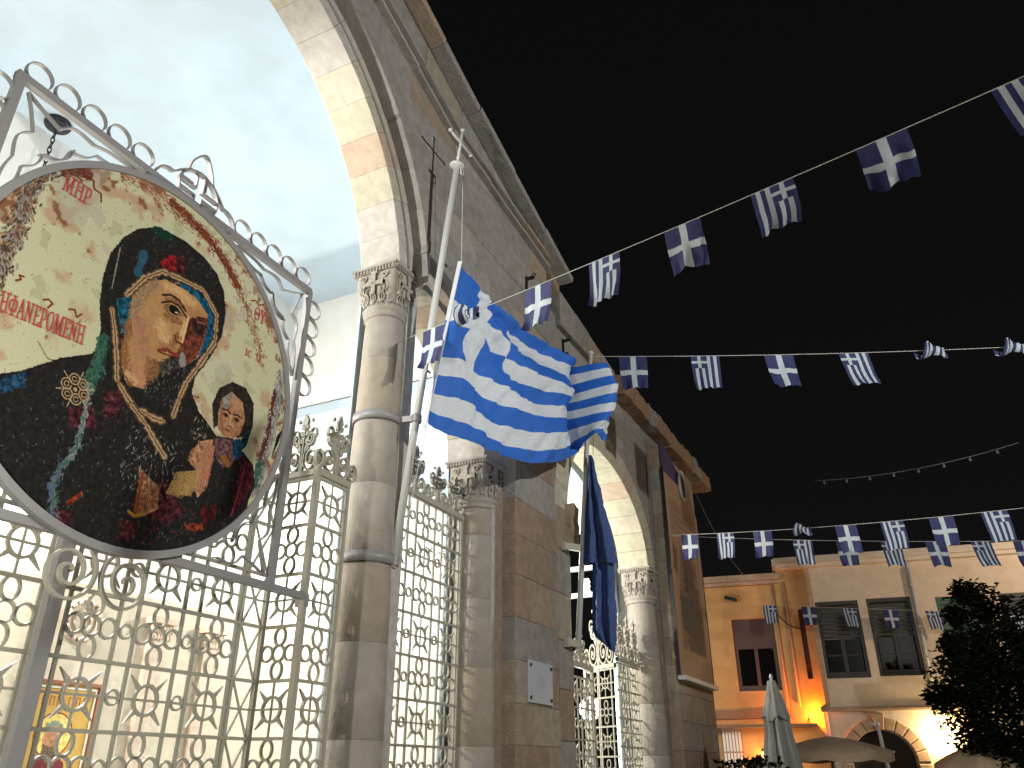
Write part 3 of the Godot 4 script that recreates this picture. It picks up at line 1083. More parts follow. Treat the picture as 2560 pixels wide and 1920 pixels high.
# ================================================================== the round icon in its square frame
func build_icon():
	var o := thing("icon_frame", "round painted icon of a hooded woman and child in a square iron frame", "icon", Vector3(3.25, 4.2, -0.18))
	var fr := [[Vector2(-1.41, 1.33), Vector2(1.41, 1.33), "frame_bar"], [Vector2(-1.41, -1.33), Vector2(1.78, -1.33), "frame_bar"], [Vector2(-1.38, -1.33), Vector2(-1.38, 1.33), "frame_bar"], [Vector2(1.39, -1.33), Vector2(1.39, 1.33), "frame_bar"]]
	for q in fr:
		var zoff := 0.0 if q[0].y == q[1].y else 0.003
		bar(o, q[0], q[1], 0.055, 0.05, zoff, M.iron_grey, q[2])
	var b := Mb.new()
	b.boxc(Vector3(1.80, -1.36, -0.02), Vector3(0.05, 0.10, 0.10))
	put("bracket", b.done(M.iron_grey), o)
	# icon disc
	var R := 1.315
	b = Mb.new()
	var c := Vector3(-0.052, -0.047, 0.045)
	var n := 72
	for k in n:
		var p := Vector2(cos(TAU * k / n), sin(TAU * k / n))
		var q := Vector2(cos(TAU * (k + 1) / n), sin(TAU * (k + 1) / n))
		var s := R / 1.32
		for t in [[Vector2.ZERO], [q], [p]]:
			var v: Vector2 = t[0]
			b.st.set_uv(Vector2(0.5 + v.x * 0.5 * s, 0.5 - v.y * 0.5 * s))
			b.st.add_vertex(c + Vector3(v.x * R, v.y * R, 0))
	var im := mat(Color.WHITE, 0.85)
	im.metallic_specular = 0.2
	im.albedo_texture = icon_texture()
	var disc := put("painted_disc", b.done(im), o)
	b = Mb.new()
	var rim := []
	for v in ring(1.33, 96): rim.append(v + Vector2(c.x, c.y))
	b.flatbar(rim, 0.05, 0.06, true, 0.03)
	put("rim", b.done(M.iron_grey), o)
	b = Mb.new()
	b.prism(packed(ring(1.31, 64, Vector2(c.x, c.y))), 0.01, 0.03)
	put("back_plate", b.done(M.steel), o)
	var words := [["ΜΗΡ", -0.868, 0.787, 0.19, 0.13, 0.0], ["ΗΦΑΝΕΡΟΜΕΝΗ", -0.835, -0.165, 0.535, 0.13, 4.0], ["ΘΥ", 0.82, 0.75, 0.12, 0.12, 0.0], ["ΙC  ΧC", 0.83, 0.38, 0.19, 0.06, 4.0]]
	for w in words:
		var tm := TextMesh.new()
		var f := SystemFont.new()
		f.font_names = PackedStringArray(["Droid Serif"])
		tm.font = f
		tm.text = w[0]
		tm.font_size = 32
		tm.pixel_size = 0.01
		tm.depth = 0.003
		tm.material = M.red_text
		var box := tm.get_aabb()
		var sx: float = w[3] / max(box.size.x, 0.01)
		var sy: float = w[4] / max(box.size.y, 0.01)
		put("lettering", tm, disc, Vector3(w[1], w[2], c.z + 0.004), Basis(Vector3.BACK, deg_to_rad(w[5])) * Basis.from_scale(Vector3(sx, sy, 1)))
	# short stays from rim to frame
	for q in [[-0.4, 1], [0.4, 1], [-0.4, -1], [0.5, -1]]:
		bar(o, Vector2(q[0], q[1] * 1.24), Vector2(q[0], q[1] * 1.34), 0.03, 0.02, 0.01, M.iron_grey, "stay")
	# loops along the top and the upper right side
	b = Mb.new()
	b.flatbar(ring(0.088, 32), 0.007, 0.032, true)
	var loop := b.done(M.iron_grey)
	for k in 5:
		put("loop", loop, o, Vector3(-1.28 + 0.203 * k, 1.425, 0))
		put("loop", loop, o, Vector3(0.53 + 0.19 * k, 1.425, 0))
		put("loop", loop, o, Vector3(1.475, 1.17 - 0.19 * k, 0))
		put("loop", loop, o, Vector3(-1.475, 1.17 - 0.19 * k, 0))
	# medallion with a cross over the middle of the top bar
	b = Mb.new()
	b.flatbar(ring(0.19, 40), 0.012, 0.045, true)
	var md := put("medallion", b.done(M.iron_grey), o, Vector3(0.04, 1.44, 0.005))
	b = Mb.new()
	for q in 4:
		var t := Transform2D(PI / 2 * q, Vector2.ZERO)
		b.flatbar([t * Vector2(0.035, 0.185), t * Vector2(0.035, 0.035), t * Vector2(0.185, 0.035)], 0.014, 0.04)
		b.flatbar([t * Vector2(0.06, 0.06), t * Vector2(0.06, 0.17)], 0.010, 0.03)
	put("cross", b.done(M.iron_grey), md)
	b = Mb.new()
	b.flatbar(curve([Vector2(-0.13, 0.15), Vector2(-0.10, 0.27), Vector2(0.0, 0.38), Vector2(0.07, 0.29), Vector2(0.12, 0.15)]), 0.014, 0.04)
	for s in [1.0, -1.0]:
		var pts := curve([Vector2(s * 0.10, 0.17), Vector2(s * 0.19, 0.10), Vector2(s * 0.25, 0.04), Vector2(s * 0.30, 0.035), Vector2(s * 0.36, 0.0), Vector2(s * 0.40, -0.08)])
		b.flatbar(pts, 0.014, 0.04)
	put("leaf_outline", b.done(M.iron_grey), md)
	# wavy corner pieces
	b = Mb.new()
	var half := []
	for seg in [[[0.05, -0.05], [0.16, -0.10], [0.30, -0.15]], [[0.30, -0.15], [0.36, -0.085], [0.43, -0.07], [0.54, -0.085]], [[0.54, -0.085], [0.63, -0.06], [0.72, -0.05], [0.87, -0.045]], [[0.87, -0.045], [0.76, -0.11], [0.66, -0.145], [0.57, -0.15]], [[0.57, -0.15], [0.52, -0.21], [0.46, -0.24], [0.40, -0.25]], [[0.40, -0.25], [0.37, -0.34], [0.31, -0.40], [0.225, -0.42]]]:
		var pts := []
		for v in seg: pts.append(Vector2(v[0], v[1]))
		half.append_array(curve(pts, 9))
	var other := []
	for v in half: other.push_front(Vector2(-v.y, -v.x))
	b.flatbar(half, 0.009, 0.03)
	b.flatbar(other, 0.009, 0.03)
	var corner := b.done(M.iron_grey)
	put("corner_piece", corner, o, Vector3(-1.36, 1.31, 0))
	put("corner_piece", corner, o, Vector3(1.37, 1.31, 0), Basis(Vector3.UP, PI))
	put("corner_piece", corner, o, Vector3(-1.36, -1.31, 0), Basis(Vector3.RIGHT, PI))
	put("corner_piece", corner, o, Vector3(1.37, -1.31, 0), Basis(Vector3.BACK, PI))
	# two volutes under the bottom bar
	for s in [1.0, -1.0]:
		b = Mb.new()
		var sp := []
		for v in spiral(Vector2(0.2, -1.54), 0.19, 0.012, 130, 2.15, 60): sp.append(Vector2(v.x * s, v.y))
		b.flatbar(sp, 0.018, 0.03)
		put("volute", b.done(M.iron), o, Vector3(-0.06, 0, 0))

func icon_texture() -> ImageTexture:
	var p := Paint.new(1024, 1024, Color(0.715, 0.72, 0.60))
	var dark := Color(0.125, 0.125, 0.122)
	var gold := Color(0.64, 0.54, 0.41)
	# stained ground: earthy rim, blotches, cracks
	var ns := FastNoiseLite.new()
	ns.seed = 77; ns.frequency = 0.006; ns.fractal_octaves = 5
	for y in 1024:
		for x in 1024:
			var v := ns.get_noise_2d(x, y)
			var w := ns.get_noise_2d(x * 0.6 + 900, y * 0.6)
			var f := ns.get_noise_2d(x * 4.0, y * 4.0 + 500)
			var e := clampf((Vector2(x - 512, y - 512).length() / 512.0 - 0.80) * 4.0, 0, 1)
			if v + e * 0.26 > 0.16: p.px(x, y, Color(0.67, 0.55, 0.45), clampf((v + e * 0.26 - 0.16) * 4, 0, 0.75))
			if v * 0.6 + f * 0.7 + e * 0.5 > 0.42: p.px(x, y, Color(0.45, 0.28, 0.20), clampf((v * 0.6 + f * 0.7 + e * 0.5 - 0.42) * 5, 0, 0.8))
			if w > 0.30: p.px(x, y, Color(0.62, 0.62, 0.56), 0.5)
			if v < -0.40: p.px(x, y, Color(0.60, 0.60, 0.47), 0.5)
	var earth := [Color(0.36, 0.27, 0.2), Color(0.48, 0.47, 0.46), Color(0.55, 0.54, 0.52), Color(0.25, 0.22, 0.2), Color(0.5, 0.36, 0.27)]
	p.band([283, 63, 354, 35, 430, 40, 517, 61, 604, 60, 690, 110, 760, 180, 830, 270, 870, 330], 40, [Color(0.56, 0.40, 0.30), Color(0.62, 0.48, 0.38), Color(0.46, 0.27, 0.2)], 900, 14, 0.6)
	p.band([440, 30, 560, 50, 650, 90, 730, 150], 24, [Color(0.40, 0.18, 0.12), Color(0.5, 0.26, 0.16), Color(0.32, 0.2, 0.16)], 700, 14, 0.8)
	p.band([120, 165, 100, 210, 86, 250, 88, 304, 92, 337, 86, 396, 81, 451, 76, 560], 36, earth, 1500, 16, 0.85)
	p.band([125, 160, 170, 130, 210, 120], 40, [Color(0.36, 0.22, 0.16), Color(0.46, 0.32, 0.25), Color(0.3, 0.16, 0.16)], 420, 14, 0.8)
	p.poly([40, 180, 110, 140, 100, 180, 60, 215], Color(0.12, 0.16, 0.2))
	p.band([960, 330, 958, 463, 945, 560, 934, 640, 922, 751], 30, [Color(0.55, 0.55, 0.55), Color(0.48, 0.47, 0.46), Color(0.62, 0.61, 0.6), Color(0.35, 0.33, 0.32)], 1200, 16, 0.85)
	p.band([940, 400, 938, 560, 918, 640], 12, [Color(0.36, 0.14, 0.16), Color(0.3, 0.18, 0.17)], 260, 14, 0.8)
	p.band([925, 640, 915, 725], 24, [Color(0.14, 0.3, 0.26), Color(0.2, 0.34, 0.3), Color(0.3, 0.4, 0.36)], 240, 10, 0.8)
	p.poly([996, 515, 985, 563, 966, 619, 976, 544], dark)
	p.dots(260, Rect2(60, 60, 840, 560), Color(0.42, 0.42, 0.32), 8, 0.7)
	p.line([205, 600, 235, 628, 290, 628, 325, 622, 330, 640], 2.5, Color(0.5, 0.45, 0.34))
	# robe
	p.poly([0, 800, 60, 770, 115, 745, 188, 682, 266, 612, 335, 569, 346, 547, 342, 500, 320, 429, 312, 360, 315, 290, 338, 226, 371, 177, 404, 150, 456, 128, 522, 120, 592, 130, 644, 153, 681, 194, 702, 257, 702, 334, 678, 413, 639, 495, 638, 543], dark, 0.18, 1.0, 4)
	p.poly([0, 800, 188, 682, 335, 569, 638, 543, 672, 583, 712, 606, 746, 629, 806, 614, 850, 638, 896, 664, 916, 718, 900, 773, 900, 1000, 0, 1000], dark, 0.18, 1.0, 4)
	p.poly([0, 790, 60, 770, 153, 718, 199, 679, 205, 714, 162, 747, 100, 785, 0, 860], Color(0.11, 0.24, 0.36), 0.5, 0.9, 8)
	p.poly([0, 860, 100, 800, 160, 760, 150, 830, 60, 900, 0, 930], Color(0.2, 0.11, 0.16), 0.5, 0.8, 8)
	for q in [[390, 641, 436, 628, 446, 685, 404, 711], [311, 720, 370, 690, 395, 740, 330, 760], [347, 952, 383, 938, 393, 973, 351, 975], [510, 924, 548, 933, 555, 974, 517, 974], [600, 800, 690, 860, 640, 910, 560, 900]]:
		p.poly(q, Color(0.27, 0.12, 0.15), 0.5, 0.85, 10)
	p.band([350, 503, 359, 548, 354, 593, 356, 605, 352, 650], 26, [Color(0.14, 0.28, 0.22), Color(0.2, 0.36, 0.3), Color(0.25, 0.38, 0.34)], 420, 16, 0.8)
	p.band([352, 640, 355, 721, 359, 797, 345, 834], 14, [Color(0.42, 0.46, 0.46), Color(0.5, 0.52, 0.52), Color(0.2, 0.34, 0.32)], 260, 14, 0.8)
	p.band([345, 834, 330, 867, 324, 904, 343, 964], 16, [Color(0.2, 0.36, 0.31), Color(0.4, 0.42, 0.42), Color(0.3, 0.34, 0.5)], 200, 14, 0.8)
	# hood, coif and face
	p.poly([361, 399, 404, 368, 407, 424, 411, 478, 396, 479, 376, 441], Color(0.09, 0.28, 0.36), 0.5)
	p.poly([520, 255, 578, 245, 634, 254, 665, 293, 673, 349, 652, 417, 635, 437, 600, 400, 600, 300], Color(0.06, 0.28, 0.38), 0.4)
	p.poly([401, 370, 428, 310, 482, 270, 547, 263, 602, 272, 643, 297, 646, 370, 635, 437, 598, 480, 550, 520, 512, 558, 491, 595, 459, 599, 418, 564, 407, 494, 407, 424], Color(0.64, 0.49, 0.33), 0.04)
	p.band([440, 410, 455, 470, 480, 510], 40, [Color(0.64, 0.43, 0.36), Color(0.62, 0.46, 0.38), Color(0.58, 0.40, 0.34)], 320, 14, 0.4)
	p.band([412, 430, 425, 340, 460, 290], 36, [Color(0.50, 0.42, 0.33), Color(0.56, 0.48, 0.38), Color(0.44, 0.38, 0.32)], 300, 12, 0.5)
	p.poly([560, 300, 640, 300, 644, 345, 590, 345], Color(0.60, 0.42, 0.28), 0.06, 0.6, 8)
	p.poly([500, 440, 570, 440, 560, 458, 510, 470], Color(0.56, 0.40, 0.27), 0.06, 0.6, 6)
	p.poly([480, 505, 540, 500, 520, 545, 480, 560], Color(0.50, 0.34, 0.23), 0.08, 0.6, 8)
	p.poly([418, 564, 459, 599, 491, 595, 500, 560, 450, 530], Color(0.66, 0.47, 0.38), 0.07, 0.8, 8)
	p.poly([580, 340, 645, 304, 647, 374, 631, 439, 591, 487, 560, 470, 575, 425], Color(0.36, 0.17, 0.14), 0.4, 0.9, 8)
	p.poly([560, 465, 600, 470, 570, 515, 519, 558, 495, 590, 498, 547, 516, 508], Color(0.17, 0.17, 0.16), 0.5, 0.95, 12)
	p.poly([590, 330, 640, 320, 642, 370, 600, 372], Color(0.17, 0.12, 0.11), 0.5, 0.9, 6)
	p.poly([456, 231, 479, 189, 499, 185, 512, 224, 475, 243], Color(0.45, 0.08, 0.10), 0.4, 1, 6)
	p.poly([499, 185, 525, 168, 542, 202, 532, 236, 512, 224], Color(0.24, 0.10, 0.12), 0.4, 1, 6)
	for g in [[355, 431, 376, 480, 399, 546, 414, 602, 450, 633, 480, 655, 508, 678], [384, 376, 422, 302, 469, 252, 525, 241, 610, 231, 672, 281, 683, 363, 650, 445, 615, 520, 603, 572, 595, 631], [494, 651, 537, 657, 571, 654], [467, 648, 519, 680, 557, 713, 594, 742]]:
		p.line(g, 15, Color(0.30, 0.23, 0.17), 0.9, 0.7)
		p.line(g, 8, gold, 0.85, 1.1)
		p.line(g, 2.5, Color(0.3, 0.2, 0.14), 0.8, 0.5)
	# modelling of the face in thin strokes
	var shade := [Color(0.50, 0.34, 0.22), Color(0.44, 0.30, 0.20), Color(0.54, 0.39, 0.26)]
	var light := [Color(0.74, 0.60, 0.42), Color(0.70, 0.56, 0.40), Color(0.78, 0.65, 0.48)]
	p.band([410, 430, 412, 500, 425, 560, 455, 596], 22, shade, 420, 12, 0.35)
	p.band([500, 366, 530, 372, 560, 364], 14, shade, 200, 10, 0.4)
	p.band([494, 330, 520, 314, 560, 318], 10, shade, 160, 10, 0.4)
	p.band([560, 395, 552, 425, 540, 440], 12, shade, 160, 10, 0.4)
	p.band([500, 505, 520, 525, 500, 560], 20, shade, 260, 10, 0.4)
	p.band([480, 290, 530, 280, 590, 290], 26, light, 320, 14, 0.35)
	p.band([485, 395, 515, 410, 520, 440], 34, light, 320, 12, 0.3)
	p.band([572, 350, 568, 400], 8, light, 120, 10, 0.5)
	p.band([430, 575, 470, 585], 16, light, 120, 10, 0.3)
	p.poly([495, 343, 512, 329, 537, 327, 569, 340, 539, 355, 510, 353], Color(0.50, 0.38, 0.27))
	p.poly(oval(530, 340, 17, 13), Color(0.08, 0.07, 0.06))
	p.line([536, 345, 542, 343], 5, Color(0.6, 0.58, 0.52))
	p.line([488, 340, 514, 322, 543, 321, 573, 340], 4.5, Color(0.16, 0.11, 0.08))
	p.line([497, 350, 520, 360, 548, 358], 3, Color(0.36, 0.24, 0.15))
	p.line([485, 318, 510, 303, 540, 305, 567, 325], 5.5, Color(0.2, 0.14, 0.10), 0.9, 0.4)
	p.line([606, 322, 632, 314], 4, Color(0.12, 0.08, 0.08))
	p.line([611, 334, 637, 328], 5, Color(0.5, 0.32, 0.26), 0.8)
	p.line([580, 335, 577, 387, 576, 418], 6, Color(0.80, 0.66, 0.50), 0.8)
	p.line([588, 345, 586, 400], 7, Color(0.25, 0.14, 0.11), 0.8)
	p.line([549, 412, 556, 424, 576, 424], 5, Color(0.34, 0.2, 0.13))
	p.line([511, 474, 535, 460, 552, 464, 576, 460], 9, Color(0.46, 0.20, 0.16), 0.9, 0.3)
	p.line([512, 478, 540, 474, 570, 470], 3, Color(0.2, 0.1, 0.08))
	p.line([585, 450, 590, 475], 16, Color(0.5, 0.5, 0.5), 0.8, 0.5)
	p.line([338, 300, 342, 380, 336, 260], 3, Color(0.5, 0.48, 0.42), 0.7, 0.8)
	p.line([405, 230, 400, 300], 14, Color(0.16, 0.3, 0.38), 0.7, 0.9)
	p.line([420, 150, 470, 140], 22, Color(0.08, 0.2, 0.16), 0.7, 0.6)
	# star brooch
	for k in 6:
		var t := TAU * k / 6 + 0.2
		p.line(oval(318 + cos(t) * 24, 670 + sin(t) * 24, 13, 13, 14), 2.6, gold, 0.9, 0.4)
		p.line(oval(318 + cos(t) * 24, 670 + sin(t) * 24, 6, 6, 10), 2.2, gold, 0.8, 0.4)
		p.line([318 + cos(t + 0.5) * 30, 670 + sin(t + 0.5) * 30, 318 + cos(t + 0.5) * 48, 670 + sin(t + 0.5) * 48], 2.5, Color(0.6, 0.55, 0.45), 0.8, 0.6)
	p.poly(oval(318, 670, 5, 5), gold)
	# child
	p.poly([697, 663, 736, 642, 751, 692, 747, 745, 743, 781, 720, 815, 700, 778, 701, 747, 669, 726, 671, 701], Color(0.60, 0.44, 0.33), 0.3, 1, 5)
	p.poly([652, 763, 704, 746, 706, 789, 668, 833, 624, 831, 627, 813], Color(0.40, 0.31, 0.19), 0.4, 1, 6)
	for k in 16:
		p.line([640 + k * 5, 770 - k * 2, 622 + k * 5, 832 - k], 2.5, Color(0.66, 0.54, 0.34), 0.8, 0.8)
		p.line([712 + k * 2.4, 660, 706 + k * 2.6, 800 - k * 2], 2.4, Color(0.60, 0.30, 0.25) if k % 2 else gold, 0.8, 0.8)
	p.poly([739, 638, 770, 626, 803, 621, 826, 609, 834, 644, 817, 690, 788, 709, 759, 690], Color(0.36, 0.26, 0.27), 0.4, 1, 5)
	p.poly([808, 620, 834, 605, 850, 650, 838, 672, 815, 660], Color(0.12, 0.24, 0.36), 0.4)
	p.line([780, 680, 800, 684, 805, 696], 12, Color(0.5, 0.34, 0.16), 0.9, 0.5)
	p.poly([844, 654, 896, 664, 907, 721, 886, 767, 852, 831, 845, 820, 851, 745], Color(0.26, 0.10, 0.14), 0.4, 1, 4)
	p.line([866, 690, 860, 750, 846, 830], 5, Color(0.5, 0.2, 0.22), 0.8, 0.4)
	p.poly([734, 613, 713, 547, 728, 490, 771, 451, 824, 448, 863, 482, 873, 550, 853, 589, 826, 606, 740, 600], Color(0.16, 0.14, 0.13), 0.3, 1, 4)
	p.poly([840, 600, 873, 550, 860, 620, 830, 650], Color(0.10, 0.22, 0.26), 0.4)
	p.poly([739, 561, 745, 514, 773, 481, 821, 496, 840, 545, 828, 595, 802, 617, 769, 620, 747, 605], Color(0.60, 0.44, 0.33), 0.14, 1, 2)
	p.poly([742, 520, 773, 483, 785, 490, 770, 540, 745, 550], Color(0.5, 0.49, 0.48), 0.2, 0.8)
	p.poly(oval(767, 557, 11, 6), Color(0.38, 0.25, 0.19)); p.poly(oval(808, 556, 12, 6), Color(0.36, 0.23, 0.18))
	p.poly(oval(768, 557, 4, 4), Color(0.08, 0.06, 0.05)); p.poly(oval(808, 556, 4, 4), Color(0.08, 0.06, 0.05))
	p.band([745, 520, 750, 570, 765, 610], 10, [Color(0.48, 0.34, 0.25), Color(0.52, 0.38, 0.28)], 90, 8, 0.4)
	p.band([790, 500, 820, 510], 14, [Color(0.68, 0.54, 0.42), Color(0.64, 0.5, 0.38)], 80, 8, 0.4)
	p.line([752, 545, 770, 541, 783, 548], 4, Color(0.14, 0.08, 0.07)); p.line([794, 546, 810, 541, 824, 545], 4, Color(0.16, 0.09, 0.07))
	p.line([787, 552, 787, 583], 4, Color(0.74, 0.58, 0.44)); p.line([782, 584, 794, 585], 3, Color(0.35, 0.16, 0.12))
	p.line([775, 599, 790, 599], 4.5, Color(0.42, 0.2, 0.16))
	# her hand and sleeve, red patches
	p.poly([527, 793, 556, 806, 595, 822, 606, 877, 569, 904, 545, 901, 541, 838], Color(0.56, 0.41, 0.30), 0.4, 1, 5)
	p.line([540, 800, 545, 900], 9, Color(0.46, 0.26, 0.14), 0.9, 0.7)
	for k in 8: p.line([558 + k * 6, 815, 550 + k * 6, 900 - k * 3], 2, Color(0.46, 0.26, 0.2), 0.7, 0.8)
	p.line([524, 905, 545, 912, 566, 900], 7, Color(0.6, 0.45, 0.18), 0.8, 0.6)
	for q in [[700, 892, 752, 873, 757, 895, 703, 906], [366, 927, 396, 894, 400, 902, 373, 936]]:
		p.poly(q, Color(0.45, 0.18, 0.10), 0.5, 0.95, 7)
	p.poly([771, 819, 790, 814, 791, 854, 775, 855], Color(0.30, 0.09, 0.12), 0.4)
	p.poly([735, 830, 780, 835, 770, 880, 735, 860], Color(0.27, 0.08, 0.10), 0.4, 0.8, 6)
	# flaking and scratches over the dark paint
	p.dots(520, Rect2(130, 640, 740, 340), Color(0.46, 0.46, 0.44), 9, 0.5)
	p.dots(170, Rect2(330, 140, 340, 130), Color(0.46, 0.46, 0.42), 8, 0.5)
	p.dots(160, Rect2(480, 690, 160, 160), Color(0.62, 0.62, 0.60), 12, 0.7)
	p.dots(60, Rect2(660, 600, 60, 70), Color(0.68, 0.62, 0.5), 9, 0.8)
	p.dots(120, Rect2(500, 850, 240, 120), Color(0.5, 0.2, 0.22), 8, 0.8)
	p.dots(120, Rect2(490, 480, 130, 130), Color(0.55, 0.55, 0.52), 9, 0.6)
	# wavy mark over the letters
	p.line([163, 120, 190, 118, 200, 135, 222, 128, 230, 150, 250, 150, 256, 172], 4, Color(0.42, 0.16, 0.12), 0.9, 0.3)
	p.line([790, 165, 806, 155, 820, 166, 838, 152, 850, 165], 4, Color(0.50, 0.18, 0.14), 0.8, 0.3)
	p.line([120, 488, 130, 480, 124, 472, 134, 470], 4, Color(0.45, 0.2, 0.15)); p.line([190, 500, 200, 492, 212, 497, 205, 512], 4, Color(0.45, 0.2, 0.15)); p.line([252, 490, 266, 484, 275, 500, 285, 486], 4, Color(0.45, 0.2, 0.15))
	p.grain(0.10)
	return p.texture()

# ================================================================== flagpoles and large flags
func cubic(p0: Vector3, p1: Vector3, p2: Vector3, p3: Vector3, t: float) -> Vector3:
	return p1.cubic_interpolate(p2, p0, p3, t)

# smooth sheet through a grid of points (rows of equal length), with fine ripples
func sheet(grid: Array, per_u: int, per_v: int, ripple: float, sd: int, us: Array = [], fold := 0.0) -> ArrayMesh:
	var rows := grid.size()
	var cols: int = grid[0].size()
	var ns := FastNoiseLite.new()
	ns.seed = sd
	ns.frequency = 1.1
	var nu := (cols - 1) * per_u
	var nv := (rows - 1) * per_v
	var pts := []
	var uvs := []
	for j in nv + 1:
		var fv := float(j) / per_v
		var rj := mini(int(fv), rows - 2)
		var line := []
		var uline := []
		for i in nu + 1:
			var fu := float(i) / per_u
			var ci := mini(int(fu), cols - 2)
			var q := []
			for m in [-1, 0, 1, 2]:
				var row: Array = grid[clampi(rj + m, 0, rows - 1)]
				q.append(cubic(row[maxi(ci - 1, 0)], row[ci], row[ci + 1], row[mini(ci + 2, cols - 1)], fu - ci))
			var p := cubic(q[0], q[1], q[2], q[3], fv - rj)
			p.z += ns.get_noise_2d(fu * 2.6 + fv * 0.8, fv * 0.8) * ripple * minf(1.0, fu)
			p.x += ns.get_noise_2d(fu * 2.6 + 50, fv * 0.8) * ripple * 0.4 * minf(1.0, fu)
			if fold > 0:      # folds fan out from the top of the hoist
				var fx := fu / (cols - 1)
				var fy := fv / (rows - 1)
				var an := atan2(fy, fx * 1.6 + 0.02)
				var rr := Vector2(fx * 1.6, fy).length()
				p.z += fold * (sin(an * 15.0 + rr * 2.2) * smoothstep(0.05, 0.5, rr) * (1.0 - smoothstep(0.9, 1.7, rr)) + 0.6 * sin(an * 8.0 - rr * 5.0) * smoothstep(0.4, 1.1, rr))
			line.append(p)
			var tu: float = fu / (cols - 1)
			if us.size() == cols: tu = lerpf(us[ci], us[ci + 1], fu - ci)
			uline.append(Vector2(tu, fv / (rows - 1)))
		pts.append(line)
		uvs.append(uline)
	var b := Mb.new(true)
	for j in nv:
		for i in nu:
			b.uvquad([pts[j + 1][i], pts[j + 1][i + 1], pts[j][i + 1], pts[j][i]], [uvs[j + 1][i], uvs[j + 1][i + 1], uvs[j][i + 1], uvs[j][i]])
	b.st.generate_normals()
	return b.st.commit()

func striped_flag(blue: Color, white: Color) -> Image:
	var im := Image.create(540, 360, false, Image.FORMAT_RGB8)
	im.fill(blue)
	for k in [1, 3, 5, 7]: im.fill_rect(Rect2i(0, 40 * k, 540, 40), white)
	im.fill_rect(Rect2i(0, 0, 200, 200), blue)
	im.fill_rect(Rect2i(80, 0, 40, 200), white)
	im.fill_rect(Rect2i(0, 80, 200, 40), white)
	var rng := RandomNumberGenerator.new()
	rng.seed = 2
	for k in 60000:      # weave
		var x := rng.randi() % 540
		var y := rng.randi() % 360
		var c := im.get_pixel(x, y)
		im.set_pixel(x, y, c.darkened(0.07))
	return im

func cross_flag(blue: Color, white: Color) -> Image:
	var im := Image.create(240, 180, false, Image.FORMAT_RGB8)
	im.fill(blue)
	im.fill_rect(Rect2i(0, 72, 240, 36), white)
	im.fill_rect(Rect2i(102, 0, 36, 180), white)
	return im

func cloth_tex(im: Image, through: float) -> StandardMaterial3D:
	im.generate_mipmaps()
	var t := ImageTexture.create_from_image(im)
	var m := mat(Color.WHITE, 0.75)
	m.albedo_texture = t
	m.backlight_enabled = true
	m.backlight = Color(through, through, through)
	m.backlight_texture = t
	m.cull_mode = BaseMaterial3D.CULL_DISABLED
	return m

func v3(a: Array) -> Vector3:
	return Vector3(a[0], a[1], a[2])

